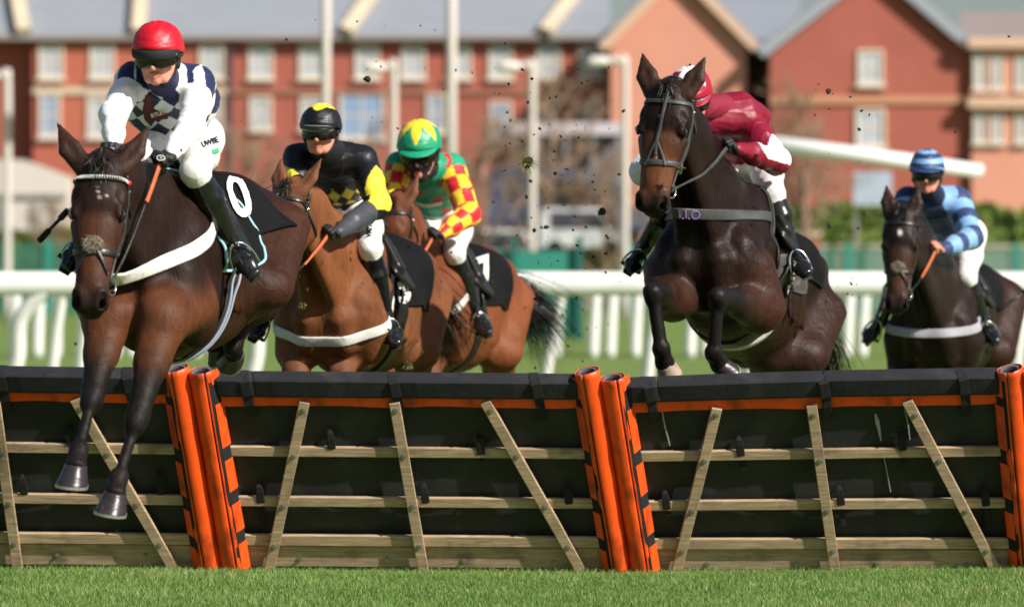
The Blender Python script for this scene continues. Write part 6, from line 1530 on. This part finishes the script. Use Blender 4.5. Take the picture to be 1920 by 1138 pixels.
Patch(H, 'saddle_pad', (-.22, .30), lambda t: 98-14*abs(2*t-1)**4, .010, mat('dusty_pad', srgb(62, 60, 58), .85, var=.3, scale=9, dirt=(srgb(130, 126, 118), .5, 24)))
numcloth(H, (-.52, -.08, 70), [])
girth(H, .10, .08, M_leather, tilt=.1); girth(H, .02, .035, M_wpad, 'surcingle', tilt=.1)
saddle(H); stirrup(H, J4, 'L', (.05, .22, 1.48)); stirrup(H, J4, 'R', (.05, -.22, 1.48))
H = HZ2
bridle(H, 'plain', hands=(J2.hands['R'], J2.hands['L']), rein_end=.6)
breastgirth(H, .985, 1.24, .055, M_wpad, amax=132)
numcloth(H, (-.46, .22, 92), [('3', 88, 752, 540, .30, .7, .0)])
girth(H, .10, .08, M_leather); saddle(H); stirrup(H, J2, 'L', (.05, .22, 1.48)); stirrup(H, J2, 'R', (.05, -.22, 1.48))
H = HZ3
bridle(H, 'plain', hands=(J3.hands['R'], J3.hands['L']), rein_end=.6)
breastgirth(H, 1.16, 1.34, .045, M_wpad, amax=130)
numcloth(H, (-.46, .22, 86), [('7', 84, 908, 516, .3, .8, .0)])
girth(H, .10, .08, M_leather); saddle(H); stirrup(H, J3, 'L', (.05, .22, 1.48)); stirrup(H, J3, 'R', (.05, -.22, 1.48))
H = HZ5
bridle(H, 'grackle', hands=(J5.hands['R'], J5.hands['L']), rein_end=.6)
breastgirth(H, 1.13, 1.24, .055, mat('grey_girth', srgb(160, 160, 170), .8, var=.2), amax=132)
numcloth(H, (-.45, .22, 72), [])
girth(H, .10, .08, M_leather); saddle(H); stirrup(H, J5, 'L', (.05, .22, 1.48)); stirrup(H, J5, 'R', (.05, -.22, 1.48))
# tails
def tail(H, L, n, seed, drop=.9, side=0.0, wd=.006):
    n = n*3
    r = np.random.default_rng(seed); ro, di, le = [], [], []; p = H.xf((-.80, 0, 1.42))
    for i in range(n):
        a = H.xf((-.79-.16*r.random(), r.normal(0, .02), 1.43-.12*r.random())); ro.append(a); di.append(-H.fx*1.0+H.uz*.15+H.sy*(side+r.normal(0, .14))+r.normal(0, .1, 3)); le.append(L*r.uniform(.6, 1.05))
    strands('tail', ro, di, le, wd, M_hair, H.root, seed, drop*2.2, 9, .35)
    V, F = tube_mesh(catmull([H.xf((-.70, 0, 1.46)), H.xf((-.80, 0, 1.45)), H.xf((-.92, side*.05, 1.38))], 10), np.linspace(.04, .02, 10), 8); mobj('tail_dock', V, F, M_hair, H.root)
tail(HZ1, .55, 260, 1, .25); tail(HZ2, .75, 420, 2, .9, .45); tail(HZ3, .8, 420, 3, .7, .75); tail(HZ4, .85, 420, 4, 1.3, .35); tail(HZ5, .7, 300, 5, 1.2)
# whips
whip(at(126, 396, 16.5), at(82, 443, 16.42), 'black whip sticking out beside the leading horse’s cheek', .011)
whip(at(1662, 560, 23.9), at(1628, 640, 23.8), 'black whip hanging under the rightmost horse’s muzzle', .010)
whip(at(1935, 538, 23.0), at(1878, 577, 22.9), 'black whip poking in from the right edge', .011)
# ------------------------------------------------------------------ flying turf
M_dirt = mat('wet_soil', (.030, .018, .010), .85, var=.5, scale=60, bump=.5, bscale=200)
M_gbl = mat('torn_grass', (.16, .19, .04), .6, var=.5, scale=80)
def clod(p, r, seed, name, label, cat, group, grass=0, par=None):
    q = np.random.default_rng(seed); V, F = uvball((0, 0, 0), 1, nu=9, nv=7); V = np.array(V); k = q.normal(size=(4, 3))*1.8
    d = 1+.28*sum(np.sin(V@kk+i) for i, kk in enumerate(k))/2; V = V*d[:, None]*np.array([1, q.uniform(.5, 1), q.uniform(.5, .9)]); a = q.uniform(0, 6.28); R_ = np.array([[math.cos(a), 0, math.sin(a)], [0, 1, 0], [-math.sin(a), 0, math.cos(a)]])
    V = (V*r)@R_+p
    if not grass: o = mobj(name, V, F, M_dirt); return setp(o, label, cat, group)
    e = empty(name, p, label, cat, group); mobj('soil', V, F, M_dirt, e)
    n = grass; dd = q.normal(size=(n, 3)); strands('grass_blades', [p+x/np.linalg.norm(x)*r*.5 for x in dd], list(dd), list(q.uniform(1.2, 2.6, n)*r), .0035, M_gbl, e, seed, .4, 5, .5)
    return e
G_ = 'clods of turf thrown up by the hooves'
for (x, y, Y, r, gr, lb) in ((988, 305, 20.5, .030, 90, 'large grassy clod of turf flying in front of the pale lamp post'), (1129, 397, 20.3, .020, 14, 'dark clod of soil flying left of the right jockey’s boot'), (690, 149, 19.0, .014, 8, 'dark crumb of turf high above the black helmet'),
        (568, 572, 20.2, .010, 50, 'tuft of torn grass hanging on the bright bay horse’s chest'), (765, 684, 20.1, .014, 70, 'tuft of torn grass just over the middle hurdle'), (1276, 316, 19.78, .012, 34, 'grass stuck in the bit ring of the near black horse'),
        (1012, 242, 20.4, .010, 0, 'small clod above the large grassy clod'), (1041, 325, 20.4, .010, 0, 'small clod right of the large grassy clod'), (1024, 426, 20.3, .012, 0, 'ragged clod above the teal screen, the right one of two'), (1002, 432, 20.3, .010, 0, 'ragged clod above the teal screen, the left one of two'),
        (1136, 476, 20.3, .010, 0, 'clod flying just above the white rail left of the right horse'), (1553, 172, 20.3, .013, 0, 'clod flying in front of the large red gable'), (1555, 424, 20.3, .013, 0, 'clod flying in front of the pale stone wall'), (1082, 460, 20.3, .009, 0, 'clod flying over the right end of the teal screen')):
    clod(at(x, y, Y), r, int(x), 'turf_clod', lb, 'clod', G_, gr)
q = np.random.default_rng(11); cnt = 0
while cnt < 270:
    z_ = q.random()
    if z_ < .6: x, y = q.normal(1040, 75), q.uniform(120, 690)
    elif z_ < .8: x, y = q.uniform(520, 960), q.uniform(30, 680)
    elif z_ < .93: x, y = q.uniform(1520, 1640), q.uniform(150, 660)
    else: x, y = q.uniform(60, 1900), q.uniform(40, 650)
    if not (0 < x < 1920): continue
    clod(at(x, y, q.uniform(19.2, 22)), abs(q.normal(0, .0036))+.0022, cnt+100, 'soil_speck', 'tiny dark speck of soil flying through the air', 'soil speck', 'tiny specks of soil in the air'); cnt += 1
print('cast done', time.perf_counter())
